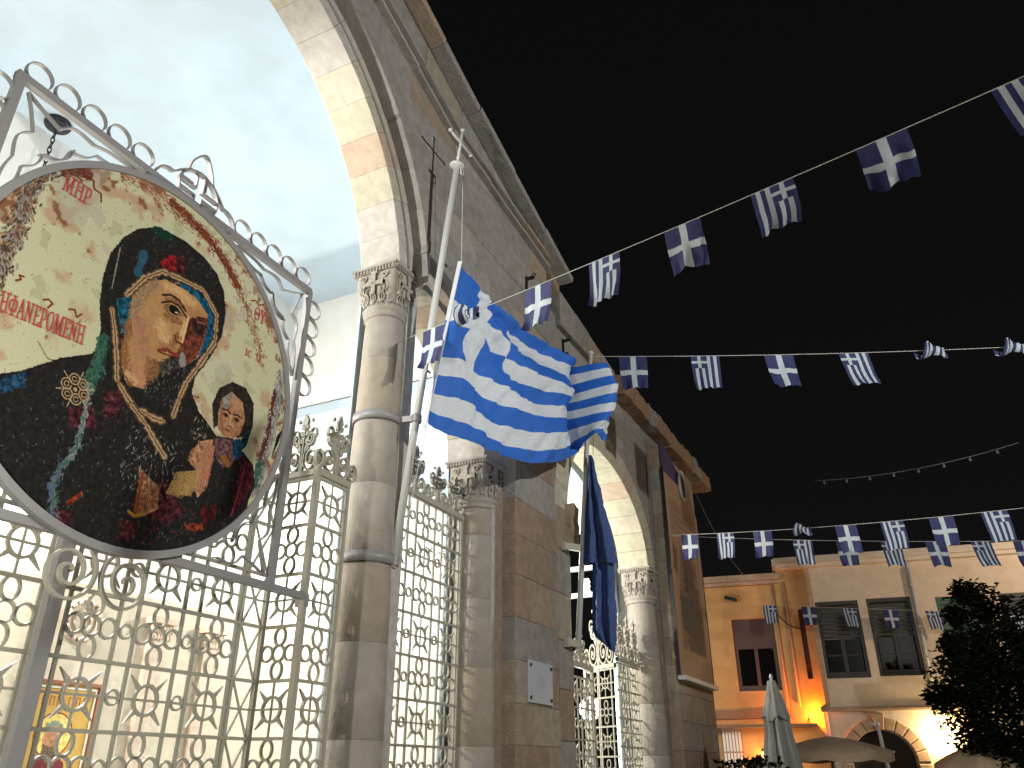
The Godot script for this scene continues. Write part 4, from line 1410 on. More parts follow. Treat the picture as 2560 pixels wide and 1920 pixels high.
func build_poles_and_flags():
	var pa := Vector3(6.27, 3.36, -0.20)
	var pb := Vector3(6.25, 8.02, 0.35)
	var d := (pb - pa).normalized()
	var o := thing("flagpole", "tall white flagpole with a cross finial, strapped to the near column", "flagpole")
	var b := Mb.new(true)
	b.tube([pa, pa.lerp(pb, 0.5), pb], 0.042, 14, false, 0.034)
	put("pole", b.done(M.steel), o)
	b = Mb.new(true)
	var bas := Basis(Quaternion(Vector3.UP, d))
	b.lathe([Vector2(0, 0), Vector2(0.034, 0), Vector2(0.085, 0.03), Vector2(0.09, 0.045), Vector2(0.085, 0.055), Vector2(0.02, 0.065), Vector2(0, 0.065)], 20)
	put("truck", b.done(M.steel), o, pb, bas)
	b = Mb.new(true)
	b.tube([pb + d * 0.06, pb + d * 0.56], 0.018, 10, false, 0.014)
	b.lathe([Vector2(0, -0.02), Vector2(0.024, -0.01), Vector2(0.024, 0.01), Vector2(0, 0.02)], 12, pb + d * 0.57)
	b.tube([pb + d * 0.38 + Vector3(-0.24, 0, 0), pb + d * 0.38 + Vector3(0.24, 0, 0)], 0.016, 10)
	for s in [-1.0, 1.0]: b.lathe([Vector2(0, -0.03), Vector2(0.022, -0.012), Vector2(0.022, 0.012), Vector2(0, 0.03)], 12, pb + d * 0.38 + Vector3(s * 0.24, 0, 0))
	put("cross_finial", b.done(M.steel), o)
	b = Mb.new(true)
	var pc := []
	for k in 16: pc.append(pb + Vector3(0.045 + 0.03 * cos(TAU * k / 16), -0.03 + 0.045 * sin(TAU * k / 16), 0.05))
	b.tube(pc, 0.009, 6, true)
	put("pulley", b.done(M.steel), o)
	for q in [[3.42, 0.272, 0.10], [4.87, 0.250, 0.09]]:
		var y: float = q[0]
		var at := pa.lerp(pb, (y - pa.y) / (pb.y - pa.y))
		b = Mb.new(true)
		var n := 40
		var r: float = q[1] + 0.008
		for k in n:
			var t0 := TAU * k / n
			var t1 := TAU * (k + 1) / n
			var c := Vector3(6.17, y, -0.44)
			var e0 := Vector3(cos(t0), 0, sin(t0))
			var e1 := Vector3(cos(t1), 0, sin(t1))
			var hh := Vector3(0, q[2] / 2, 0)
			b.quad(c + e1 * r - hh, c + e0 * r - hh, c + e0 * r + hh, c + e1 * r + hh)
			b.quad(c + e1 * r + hh, c + e0 * r + hh, c + e0 * (r - 0.012) + hh, c + e1 * (r - 0.012) + hh)
			b.quad(c + e1 * (r - 0.012) - hh, c + e0 * (r - 0.012) - hh, c + e0 * r - hh, c + e1 * r - hh)
		put("strap", b.done(M.iron_grey), o)
		b = Mb.new()
		var st := Vector3(6.17, y, -0.44) + (Vector3(at.x, y, at.z) - Vector3(6.17, y, -0.44)).normalized() * (r - 0.02)
		b.beam(st, Vector3(at.x, y, at.z), 0.05, q[2] * 0.7)
		b.lathe([Vector2(0.05, -q[2] / 2), Vector2(0.056, -q[2] / 2 + 0.008), Vector2(0.056, q[2] / 2 - 0.008), Vector2(0.05, q[2] / 2)], 16, Vector3(at.x, y, at.z))
		for s in [0.3, -0.3]: b.boxc(st + Vector3(0.03, s * q[2], 0.02), Vector3(0.03, 0.02, 0.03))
		put("arm", b.done(M.iron_grey), o)
	# halyard and cleat
	b = Mb.new(true)
	b.tube([pb + Vector3(0.07, -0.07, 0.05), Vector3(6.42, 6.76, 0.36), Vector3(6.21, 4.74, 0.14), pa.lerp(pb, 0.06) + Vector3(0.05, 0, 0.05)], 0.0045, 5)
	put("halyard", b.done(M.white_cord), o)
	b = Mb.new()
	b.boxc(pa.lerp(pb, 0.44) + Vector3(0.05, 0, 0.03), Vector3(0.05, 0.02, 0.02))
	b.boxc(pa.lerp(pb, 0.72) + Vector3(0.05, 0, 0.03), Vector3(0.05, 0.02, 0.02))
	put("cleat", b.done(M.black), o)
	# the big striped flag
	var rows := [
		[[6.42, 6.76, .34], [6.96, 6.69, .36], [7.56, 6.68, .36], [8.42, 6.79, .34], [9.38, 6.90, .48], [9.60, 6.92, .16], [9.66, 6.91, .86], [10.30, 7.12, .74]],
		[[6.31, 6.00, .28], [6.69, 6.02, .40], [7.44, 6.10, .36], [8.16, 6.16, .42], [9.24, 6.40, .52], [9.52, 6.42, .14], [9.62, 6.52, .98], [10.30, 6.74, .70]],
		[[6.23, 5.33, .22], [6.67, 5.40, .30], [7.22, 5.36, .42], [8.19, 5.57, .40], [9.02, 5.86, .55], [9.44, 6.02, .16], [9.46, 6.04, .92], [10.0, 6.26, .75]],
		[[6.20, 4.77, .12], [6.59, 4.73, .32], [7.29, 4.79, .36], [8.13, 4.94, .42], [8.97, 5.25, .44], [9.66, 5.60, .40], [9.40, 5.72, .76], [9.78, 5.73, .72]]]
	var grid := []
	for r in rows:
		var g := []
		for p in r: g.append(v3(p))
		grid.append(g)
	var fl := put("striped_flag", sheet(grid, 10, 14, 0.07, 8, [0.0, 0.17, 0.34, 0.53, 0.76, 0.82, 0.91, 1.0], 0.05))
	fl.material_override = cloth_tex(striped_flag(Color(0.10, 0.37, 0.74), Color(0.77, 0.81, 0.85)), 0.35)
	tag(fl, "big blue and white striped flag with a white cross, blowing from the near flagpole", "flag")
	b = Mb.new()
	b.beam(Vector3(6.415, 6.80, .345), Vector3(6.19, 4.72, .125), 0.05, 0.014, Vector3.RIGHT)
	put("hoist_band", b.done(cloth(lin(.55, .58, .62), 0.3)), fl)
	# second pole and the dark furled flag
	var qa := Vector3(10.2, 3.06, 0.09)
	var qb := Vector3(10.2, 7.40, 0.47)
	o = thing("flagpole", "grey second flagpole on the pier between the plaque and the third arch", "flagpole")
	b = Mb.new(true)
	b.tube([qa, qb], 0.04, 12, false, 0.032)
	b.lathe([Vector2(0, 0), Vector2(0.05, 0.01), Vector2(0.05, 0.03), Vector2(0, 0.06)], 14, qb)
	put("pole", b.done(M.steel), o)
	for y in [3.13, 4.40]:
		var at := qa.lerp(qb, (y - qa.y) / (qb.y - qa.y))
		b = Mb.new()
		b.box(Vector3(9.93, y - 0.06, 0.004), Vector3(10.0, y + 0.06, 0.06))
		b.beam(Vector3(9.96, y, 0.04), at, 0.05, 0.09)
		put("arm", b.done(M.iron), o)
	b = Mb.new(true)
	b.tube([qb + Vector3(0.05, -0.1, 0.04), Vector3(10.2, 5.75, 0.43)], 0.005, 5)
	put("halyard", b.done(M.grey_cord), o)
	var er := [[[5.72, .39], [5.72, .42], [5.70, .44]], [[5.3, .35], [5.3, .42], [5.3, .51]], [[4.93, .31], [4.92, .44], [4.95, .58]], [[4.5, .27], [4.5, .46], [4.52, .67]], [[4.17, .24], [4.16, .45], [4.12, .73]]]
	var tail := [[[4.6, .33], [4.6, .46], [4.6, .60]], [[4.17, .35], [4.17, .5], [4.17, .66]], [[3.7, .33], [3.7, .48], [3.74, .65]], [[3.28, .32], [3.30, .48], [3.38, .65]], [[3.10, .47], [3.02, .56], [3.0, .60]]]
	var ef: MeshInstance3D
	for part in 2:
		grid = []
		for r in [er, tail][part]:
			var g := []
			for k in 9:
				var f := k / 4.0
				var ci := mini(int(f), 1)
				var a := Vector2(r[ci][1], r[ci][0]).lerp(Vector2(r[ci + 1][1], r[ci + 1][0]), f - ci)
				var wv: float = [0.0, 0.05, -0.04, -0.02, 0.06, 0.02, -0.05, -0.03, 0.03][k] * clampf((5.9 - a.y) / 1.0, 0.1, 1.0)
				g.append(Vector3(10.12 + 0.06 * part + wv, a.y, a.x))
			grid.append(g)
		var mesh := sheet(grid, 5, 7, 0.03, 17 + part)
		if part == 0: ef = put("furled_flag", mesh)
		else: put("lower_fold", mesh, ef).material_override = M.navy
	ef.material_override = M.navy
	tag(ef, "plain dark blue flag hanging furled from the second flagpole", "flag")

# ================================================================== things on the facade
func build_wall_things():
	# plaque
	var o := thing("wall_plaque", "pale blue metal plaque with four bolts on the brown pier", "plaque", Vector3(9.15, 2.56, 0.006))
	var b := Mb.new()
	b.prism(packed([Vector2(-0.345, -0.235), Vector2(0.345, -0.235), Vector2(0.345, 0.235), Vector2(-0.345, 0.235)]), 0, 0.02, 0.004)
	put("plate", b.done(M.plaque), o)
	for q in [[-0.29, 0.18], [0.29, 0.18], [-0.29, -0.18], [0.29, -0.18]]:
		b = Mb.new(true)
		b.lathe([Vector2(0.022, 0), Vector2(0.02, 0.012), Vector2(0, 0.02)], 12)
		put("bolt", b.done(M.dark_metal), o, Vector3(q[0], q[1], 0.02), Basis(Vector3.RIGHT, PI / 2))
	var pr := Paint.new(256, 176, Color(0.60, 0.65, 0.70))
	pr.ns.frequency = 0.2
	for r in 9:
		var y := 150 + r * 50
		var x := 190 + (r % 3) * 40
		while x < 780 - (r % 2) * 90:
			var l: float = pr.rng.randf_range(8, 26)
			pr.line([x, y, x + l, y + pr.rng.randf_range(-5, 5)], 9, Color(0.44, 0.50, 0.55), 0.6, 0.9)
			x += l + 16
	pr.grain(0.06)
	var pm := mat(Color.WHITE, 0.35)
	pm.albedo_texture = pr.texture()
	b = Mb.new()
	b.uvquad([Vector3(-0.24, -0.15, 0.0215), Vector3(0.24, -0.15, 0.0215), Vector3(0.24, 0.15, 0.0215), Vector3(-0.24, 0.15, 0.0215)], [Vector2(0, 1), Vector2(1, 1), Vector2(1, 0), Vector2(0, 0)])
	put("print", b.done(pm), o)
	# proud pier at the right end
	o = thing("end_pier", "projecting brown stone pier at the far end, behind the tall panel", "pier", Vector3(14.5, 0, 0))
	var rng := RandomNumberGenerator.new()
	rng.seed = 8
	for r in 16:
		var y := 0.1 + r * 0.46
		var xs := [0.0, 0.85, 1.7, 2.55] if r % 2 else [0.0, 0.5, 1.3, 2.1, 2.55]
		for k in xs.size() - 1:
			b = Mb.new()
			b.prism(packed([Vector2(xs[k] + 0.002, y + 0.002), Vector2(xs[k + 1] - 0.002, y + 0.002), Vector2(xs[k + 1] - 0.002, y + 0.458), Vector2(xs[k] + 0.002, y + 0.458)]), 0.006, 0.22 + rng.randf_range(-0.003, 0.003), 0.006)
			put("stone_block", b.done(M.stones[[3, 4, 6, 3, 5, 4, 0][rng.randi() % 7]]), o)
	# tall panel with an oval emblem on top
	o = thing("tall_panel", "tall brown printed panel with an oval emblem on top, on the far pier", "panel", Vector3(15.66, 0, 0.235))
	b = Mb.new()
	b.prism(packed([Vector2(-1.16, 3.14), Vector2(1.16, 3.14), Vector2(1.16, 6.55), Vector2(0.75, 6.92), Vector2(-1.16, 6.92)]), 0, 0.06, 0.01)
	put("board", b.done(mat(lin(.26, .16, .10), 0.7)), o)
	var p := Paint.new(400, 636, Color(0.58, 0.47, 0.36))
	p.ns.frequency = 0.02
	p.poly([250, 450, 750, 450, 930, 1000, 930, 1500, 60, 1500, 60, 1000], Color(0.42, 0.33, 0.25), 0.4)
	p.poly([330, 620, 520, 480, 700, 620, 640, 900, 760, 1500, 250, 1500, 370, 900], Color(0.26, 0.18, 0.14), 0.5)
	p.poly(oval(520, 640, 110, 150), Color(0.30, 0.14, 0.20), 0.4)
	p.poly([90, 980, 600, 980, 620, 1420, 90, 1300], Color(0.16, 0.16, 0.17), 0.4)
	p.poly([600, 1100, 900, 1000, 900, 1480, 560, 1460], Color(0.22, 0.13, 0.08), 0.4)
	for r in 4:
		var x := 150.0
		while x < 860:
			var l := p.rng.randf_range(18, 60)
			p.line([x, 95 + r * 78, x + l * 0.6, 85 + r * 78 + p.rng.randf_range(-14, 14), x + l, 95 + r * 78], 9, Color(0.26, 0.17, 0.11), 0.9, 0.9)
			x += l + 22
	p.grain(0.12)
	var m := mat(Color(0.88, 0.84, 0.80), 0.6)
	m.albedo_texture = p.texture()
	b = Mb.new()
	b.uvquad([Vector3(-0.95, 3.45, 0.063), Vector3(0.95, 3.45, 0.063), Vector3(0.95, 6.47, 0.063), Vector3(-0.95, 6.47, 0.063)], [Vector2(0, 1), Vector2(1, 1), Vector2(1, 0), Vector2(0, 0)])
	put("print", b.done(m), o)
	b = Mb.new()
	b.box(Vector3(-1.2, 3.06, 0), Vector3(1.2, 3.135, 0.14))
	put("sill", b.done(M.steel), o)
	b = Mb.new()
	b.box(Vector3(-1.19, 3.14, -0.01), Vector3(-1.162, 7.0, 0.05))
	put("edge_strip", b.done(M.black), o)
	b = Mb.new()
	b.box(Vector3(1.162, 3.14, -0.01), Vector3(1.18, 6.6, 0.07))
	put("edge_strip", b.done(M.black), o)
	b = Mb.new(true)
	var ov := []
	for v in ring(0.2, 30, Vector2(0.05, 6.98), 0.3): ov.append(Vector3(v.x, v.y, 0.09))
	b.tube(ov, 0.03, 8, true)
	put("emblem_ring", b.done(M.steel), o)
	b = Mb.new()
	b.prism(packed(ring(0.19, 24, Vector2(0.05, 6.98), 0.29)), 0.03, 0.075)
	put("emblem_field", b.done(M.window_brown), o)
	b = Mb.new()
	b.prism(packed([Vector2(-1.16, 6.93), Vector2(0.55, 6.93), Vector2(-0.2, 7.35), Vector2(-1.16, 7.62)]), 0, 0.03)  # dark violet sheet standing in for the shadowed wall above the panel
	put("wall_shade_sheet", b.done(M.purple), o)
	# small iron brackets and eye hooks
	for q in [[8.87, 8.0, "small black iron bracket on the wall above the big striped flag"], [10.2, 7.62, "thin black iron bracket on the wall over the second flagpole"]]:
		var k := thing("wall_bracket", q[2], "bracket", Vector3(q[0], q[1], 0.0))
		b = Mb.new()
		b.box(Vector3(-0.02, -0.16, 0.002), Vector3(0.02, 0.16, 0.03))
		b.box(Vector3(-0.02, 0.10, 0.03), Vector3(0.02, 0.14, 0.14))
		b.box(Vector3(-0.02, -0.14, 0.03), Vector3(0.02, -0.10, 0.10))
		put("strap", b.done(M.black), k)
		b = Mb.new(true)
		var rg := []
		for t in 16: rg.append(Vector3(0, 0.16 + 0.03 * sin(TAU * t / 16), 0.13 + 0.03 * cos(TAU * t / 16)))
		b.tube(rg, 0.008, 6, true)
		put("ring", b.done(M.black), k)

# ================================================================== houses across the square
func build_houses():
	# local frame: x along the front (to the right in the photo), z out towards the camera
	var A := Vector3(24.45, 0, 0.89)
	var t := Vector3(0.154, 0, 0.988)
	var basis := Basis(t, Vector3.UP, Vector3(-0.988, 0, 0.154))
	var o := thing("cream_house", "cream two storey house with dark windows and an arched stone doorway", "house", A)
	o.basis = basis
	var b := Mb.new()
	# front wall with window and door openings, as thick panels
	var openings := [Rect2(0.74, 3.92, 1.14, 2.06), Rect2(2.10, 3.94, 1.14, 2.06), Rect2(3.86, 3.94, 1.14, 2.0), Rect2(5.4, 3.94, 1.1, 2.0)]
	var wall := [packed([Vector2(0.6, 3.2), Vector2(9, 3.2), Vector2(9, 6.95), Vector2(0.6, 6.95)])]
	for r in openings:
		var nx := []
		for w in wall:
			for q in split_hole(w, r): nx.append(q)
		wall = nx
	for w in wall: b.prism(w, -0.3, 0.0)
	put("upper_wall", b.done(M.house_cream), o)
	b = Mb.new()
	var door := [Vector2(1.06, -1), Vector2(2.62, -1)]
	door.append_array(arc(Vector2(1.84, 1.84), Vector2(0.78, 0.78), 0, 180, 20))
	for q in cut(packed([Vector2(0.5, 0), Vector2(9, 0), Vector2(9, 3.08), Vector2(0.5, 3.08)]), [packed(door)]): b.prism(q, -0.5, -0.03)
	put("lower_wall", b.done(M.house_white), o)
	b = Mb.new()
	b.box(Vector3(0.5, 0, -4.5), Vector3(9, 6.94, -0.52))
	put("house_body", b.done(M.house_cream), o)
	b = Mb.new()
	b.box(Vector3(0.45, 3.08, -0.4), Vector3(9, 3.14, 0.06))
	b.box(Vector3(0.45, 3.14, -0.4), Vector3(9, 3.2, 0.03))
	put("string_ledge", b.done(M.house_stone), o)
	b = Mb.new()
	b.box(Vector3(-0.2, 6.95, -4.6), Vector3(9.2, 7.05, 0.22))
	b.box(Vector3(-0.28, 7.05, -4.7), Vector3(9.3, 7.2, 0.34))
	b.box(Vector3(-0.22, 7.2, -4.6), Vector3(9.2, 7.25, 0.28))
	put("cornice", b.done(M.house_white), o)
	b = Mb.new()
	b.box(Vector3(0.595, 3.2, -0.1), Vector3(0.72, 6.95, 0.012))
	put("corner_strip", b.done(M.house_stone), o)
	for i in openings.size():
		var r: Rect2 = openings[i]
		var m: Material = M.shutter_green if i == 2 else M.shutter
		b = Mb.new()
		var e := r.end
		b.box(Vector3(r.position.x, r.position.y, -0.12), Vector3(r.position.x + 0.09, e.y, -0.03))
		b.box(Vector3(e.x - 0.09, r.position.y, -0.12), Vector3(e.x, e.y, -0.03))
		b.box(Vector3(r.position.x + 0.09, e.y - 0.1, -0.12), Vector3(e.x - 0.09, e.y, -0.03))
		b.box(Vector3(r.position.x + 0.09, r.position.y, -0.12), Vector3(e.x - 0.09, r.position.y + 0.16, -0.03))
		b.box(Vector3(r.get_center().x - 0.05, r.position.y + 0.16, -0.12), Vector3(r.get_center().x + 0.05, r.position.y + 1.1, -0.035))
		b.box(Vector3(r.position.x + 0.09, r.position.y + 1.05, -0.12), Vector3(e.x - 0.09, r.position.y + 1.13, -0.032))
		var w := put("window", b.done(m), o)
		for k in 2:
			var x0 := r.position.x + 0.12 if k == 0 else r.get_center().x + 0.07
			b = Mb.new()
			b.box(Vector3(x0, r.position.y + 0.18, -0.11), Vector3(x0 + 0.38, r.position.y + 1.02, -0.09))
			put("pane", b.done(M.glass), w)
			b = Mb.new()
			b.box(Vector3(x0 - 0.01, r.position.y + 0.58, -0.088), Vector3(x0 + 0.39, r.position.y + 0.62, -0.05))
			put("glazing_bar", b.done(m), w)
		for k in 7:
			b = Mb.new()
			var y := r.position.y + 1.16 + k * 0.108
			b.box(Vector3(r.position.x + 0.1, y, -0.10), Vector3(e.x - 0.1, y + 0.09, -0.07 + 0.004 * (k % 2)))
			put("slat", b.done(m), w)
	# stone arch round the doorway
	for k in 11:
		var a0 := 180.0 * k / 11 + 0.4
		var a1 := 180.0 * (k + 1) / 11 - 0.4
		var pts := arc(Vector2(1.84, 1.84), Vector2(0.78, 0.78), a0, a1, 3)
		pts.append_array(arc(Vector2(1.84, 1.84), Vector2(1.08 + (0.10 if k == 5 else 0.0), 1.08 + (0.10 if k == 5 else 0.0)), a1, a0, 3))
		b = Mb.new()
		b.prism(packed(pts), -0.5, 0.02 + (0.03 if k == 5 else 0.0), 0.02)
		put("arch_stone", b.done(M.house_stone), o)
	for s in [0.76, 2.62]:
		for k in 3:
			b = Mb.new()
			b.prism(packed([Vector2(s, 0.02 + k * 0.6), Vector2(s + 0.3, 0.02 + k * 0.6), Vector2(s + 0.3, 0.6 + k * 0.6), Vector2(s, 0.6 + k * 0.6)]), -0.5, 0.02, 0.02)
			put("jamb_stone", b.done(M.house_stone), o)
	b = Mb.new()
	b.box(Vector3(1.0, 0, -0.52), Vector3(2.7, 2.7, -0.42))
	put("door", b.done(M.shutter), o)
	b = Mb.new(true)
	b.tube([Vector3(3.33, 6.75, 0.10), Vector3(3.33, 3.25, 0.10)], 0.055, 10)
	b.tube([Vector3(3.33, 6.72, 0.10), Vector3(3.33, 6.9, 0.0)], 0.055, 10)
	for y in [6.3, 5.2, 4.1]: b.lathe([Vector2(0.055, -0.03), Vector2(0.066, -0.03), Vector2(0.066, 0.03), Vector2(0.055, 0.03)], 12, Vector3(3.33, y, 0.10))
	put("drainpipe", b.done(M.pipe), o)
	# orange recess and wing
	var w := thing("orange_house", "orange house wing with a dark window, in the corner left of the cream house", "house", A)
	w.basis = basis
	b = Mb.new()
	# slanted recess wall from the cream corner back to the wing, with a slot window
	var p0 := Vector3(0.6, 0, -0.02)
	var p1 := Vector3(-0.36, 0, -0.75)
	var sl := Vector3(p0 - p1).normalized()
	var nrm := Vector3(sl.z, 0, -sl.x) * -1.0
	for q in [[0.0, 0.78, 0.0, 7.0], [0.95, 1.206, 0.0, 7.0], [0.78, 0.95, 0.0, 3.95], [0.78, 0.95, 5.85, 7.0]]:
		var a: Vector3 = p1 + sl * q[0]
		var c: Vector3 = p1 + sl * q[1]
		b.quad(a + Vector3(0, q[2], 0), c + Vector3(0, q[2], 0), c + Vector3(0, q[3], 0), a + Vector3(0, q[3], 0))
		b.quad(a + Vector3(0, q[3], 0) - nrm * 0.2, c + Vector3(0, q[3], 0) - nrm * 0.2, c + Vector3(0, q[2], 0) - nrm * 0.2, a + Vector3(0, q[2], 0) - nrm * 0.2)
	put("recess_wall", b.done(M.house_orange), w)
	b = Mb.new()
	b.beam(p1 + sl * 0.865 + Vector3(0, 3.95, 0) - nrm * 0.08, p1 + sl * 0.865 + Vector3(0, 5.85, 0) - nrm * 0.08, 0.2, 0.02, nrm)
	put("slot_window", b.done(M.window_brown), w)
	b = Mb.new()
	var hole := Rect2(-1.66, 3.72, 1.20, 2.02)
	for q in split_hole(packed([Vector2(-3.6, 0), Vector2(-0.36, 0), Vector2(-0.36, 6.7), Vector2(-3.6, 6.7)]), hole): b.prism(q, -1.1, -0.75)
	put("wall", b.done(M.house_orange), w)
	b = Mb.new()
	b.box(Vector3(-3.6, 0, -4), Vector3(0.4, 6.68, -1.12))
	put("house_body", b.done(M.house_orange), w)
	b = Mb.new()
	b.box(Vector3(-3.7, 6.7, -4), Vector3(-0.05, 6.8, -0.55)); b.box(Vector3(-3.75, 6.8, -4.05), Vector3(-0.02, 6.98, -0.42))
	put("cornice", b.done(M.house_stone), w)
	b = Mb.new()
	b.box(Vector3(-3.6, 2.98, -0.74), Vector3(-0.37, 3.22, -0.6))
	b.box(Vector3(-3.6, 2.72, -0.74), Vector3(0.3, 2.80, 0.1))
	put("balcony_ledge", b.done(M.house_brown), w)
	b = Mb.new()
	var e := hole.end
	b.box(Vector3(hole.position.x, hole.position.y, -0.95), Vector3(hole.position.x + 0.1, e.y, -0.85))
	b.box(Vector3(e.x - 0.1, hole.position.y, -0.95), Vector3(e.x, e.y, -0.85))
	b.box(Vector3(hole.position.x + 0.1, e.y - 0.85, -0.95), Vector3(e.x - 0.1, e.y, -0.87))
	b.box(Vector3(hole.position.x + 0.1, hole.position.y, -0.95), Vector3(e.x - 0.1, hole.position.y + 0.15, -0.86))
	b.box(Vector3(hole.get_center().x - 0.05, hole.position.y + 0.15, -0.95), Vector3(hole.get_center().x + 0.05, e.y - 0.85, -0.87))
	var win := put("window", b.done(M.window_brown), w)
	for k in 2:
		b = Mb.new()
		b.box(Vector3(hole.position.x + 0.11 + k * 0.5, hole.position.y + 0.15, -0.94), Vector3(hole.position.x + 0.55 + k * 0.5, e.y - 0.86, -0.91))
		put("pane", b.done(M.glass), win)
	for q in [-0.36, -0.05]:
		b = Mb.new(true)
		b.tube([Vector3(q, 6.68, -0.62 + (q + 0.36) * 0.8), Vector3(q, 3.25, -0.62 + (q + 0.36) * 0.8)], 0.035, 8)
		put("drainpipe", b.done(M.house_stone), w)
	# white slatted shutter at street level
	b = Mb.new()
	b.box(Vector3(-2.3, 0, -0.745), Vector3(-1.75, 2.75, -0.70))
	var sh := put("shop_shutter", b.done(M.house_brown), w)
	for k in 6:
		b = Mb.new()
		b.box(Vector3(-2.27 + k * 0.088, 0.1, -0.70), Vector3(-2.205 + k * 0.088, 2.72, -0.66))
		put("slat", b.done(M.white_paint), sh)
	b = Mb.new()
	for k in 4: b.box(Vector3(-2.29, 1.0 + k * 0.55, -0.66), Vector3(-1.76, 1.04 + k * 0.55, -0.645))
	put("cross_bar", b.done(M.house_stone), sh)
	# small spotlight fitting under the eaves
	var s := thing("wall_floodlight", "small dark floodlight fitting, off, under the eaves of the orange wing", "lamp", A)
	s.basis = basis
	b = Mb.new()
	b.beam(Vector3(-1.45, 6.28, -0.75), Vector3(-1.45, 6.28, -0.5), 0.03, 0.03)
	put("bracket", b.done(M.black), s)
	b = Mb.new()
	b.beam(Vector3(-1.75, 6.36, -0.5), Vector3(-1.42, 6.24, -0.42), 0.12, 0.10)
	put("housing", b.done(M.black), s)
	# cable sagging over the recess
	b = Mb.new(true)
	var cb := []
	for k in 13:
		var f := k / 12.0
		cb.append(A + basis * Vector3(lerpf(-0.45, 0.3, f), lerpf(6.0, 5.25, f) - 0.16 * sin(PI * f), lerpf(-0.55, 0.05, f)))
	b.tube(cb, 0.016, 6)
	tag(put("power_cable", b.done(M.black)), "black cable sagging across the orange recess", "cable")

func split_hole(poly: PackedVector2Array, r: Rect2) -> Array:
	# the polygon without the rectangle, in pieces without holes
	var out := []
	var big := 100.0
	for q in [Rect2(-big, -big, big + r.position.x, 2 * big), Rect2(r.end.x, -big, big, 2 * big), Rect2(r.position.x, -big, r.size.x, big + r.position.y), Rect2(r.position.x, r.end.y, r.size.x, big)]:
		for p in Geometry2D.intersect_polygons(poly, packed([q.position, Vector2(q.end.x, q.position.y), q.end, Vector2(q.position.x, q.end.y)])):
			if absf(Mb.area(p)) > 1e-4: out.append(p)
	return out

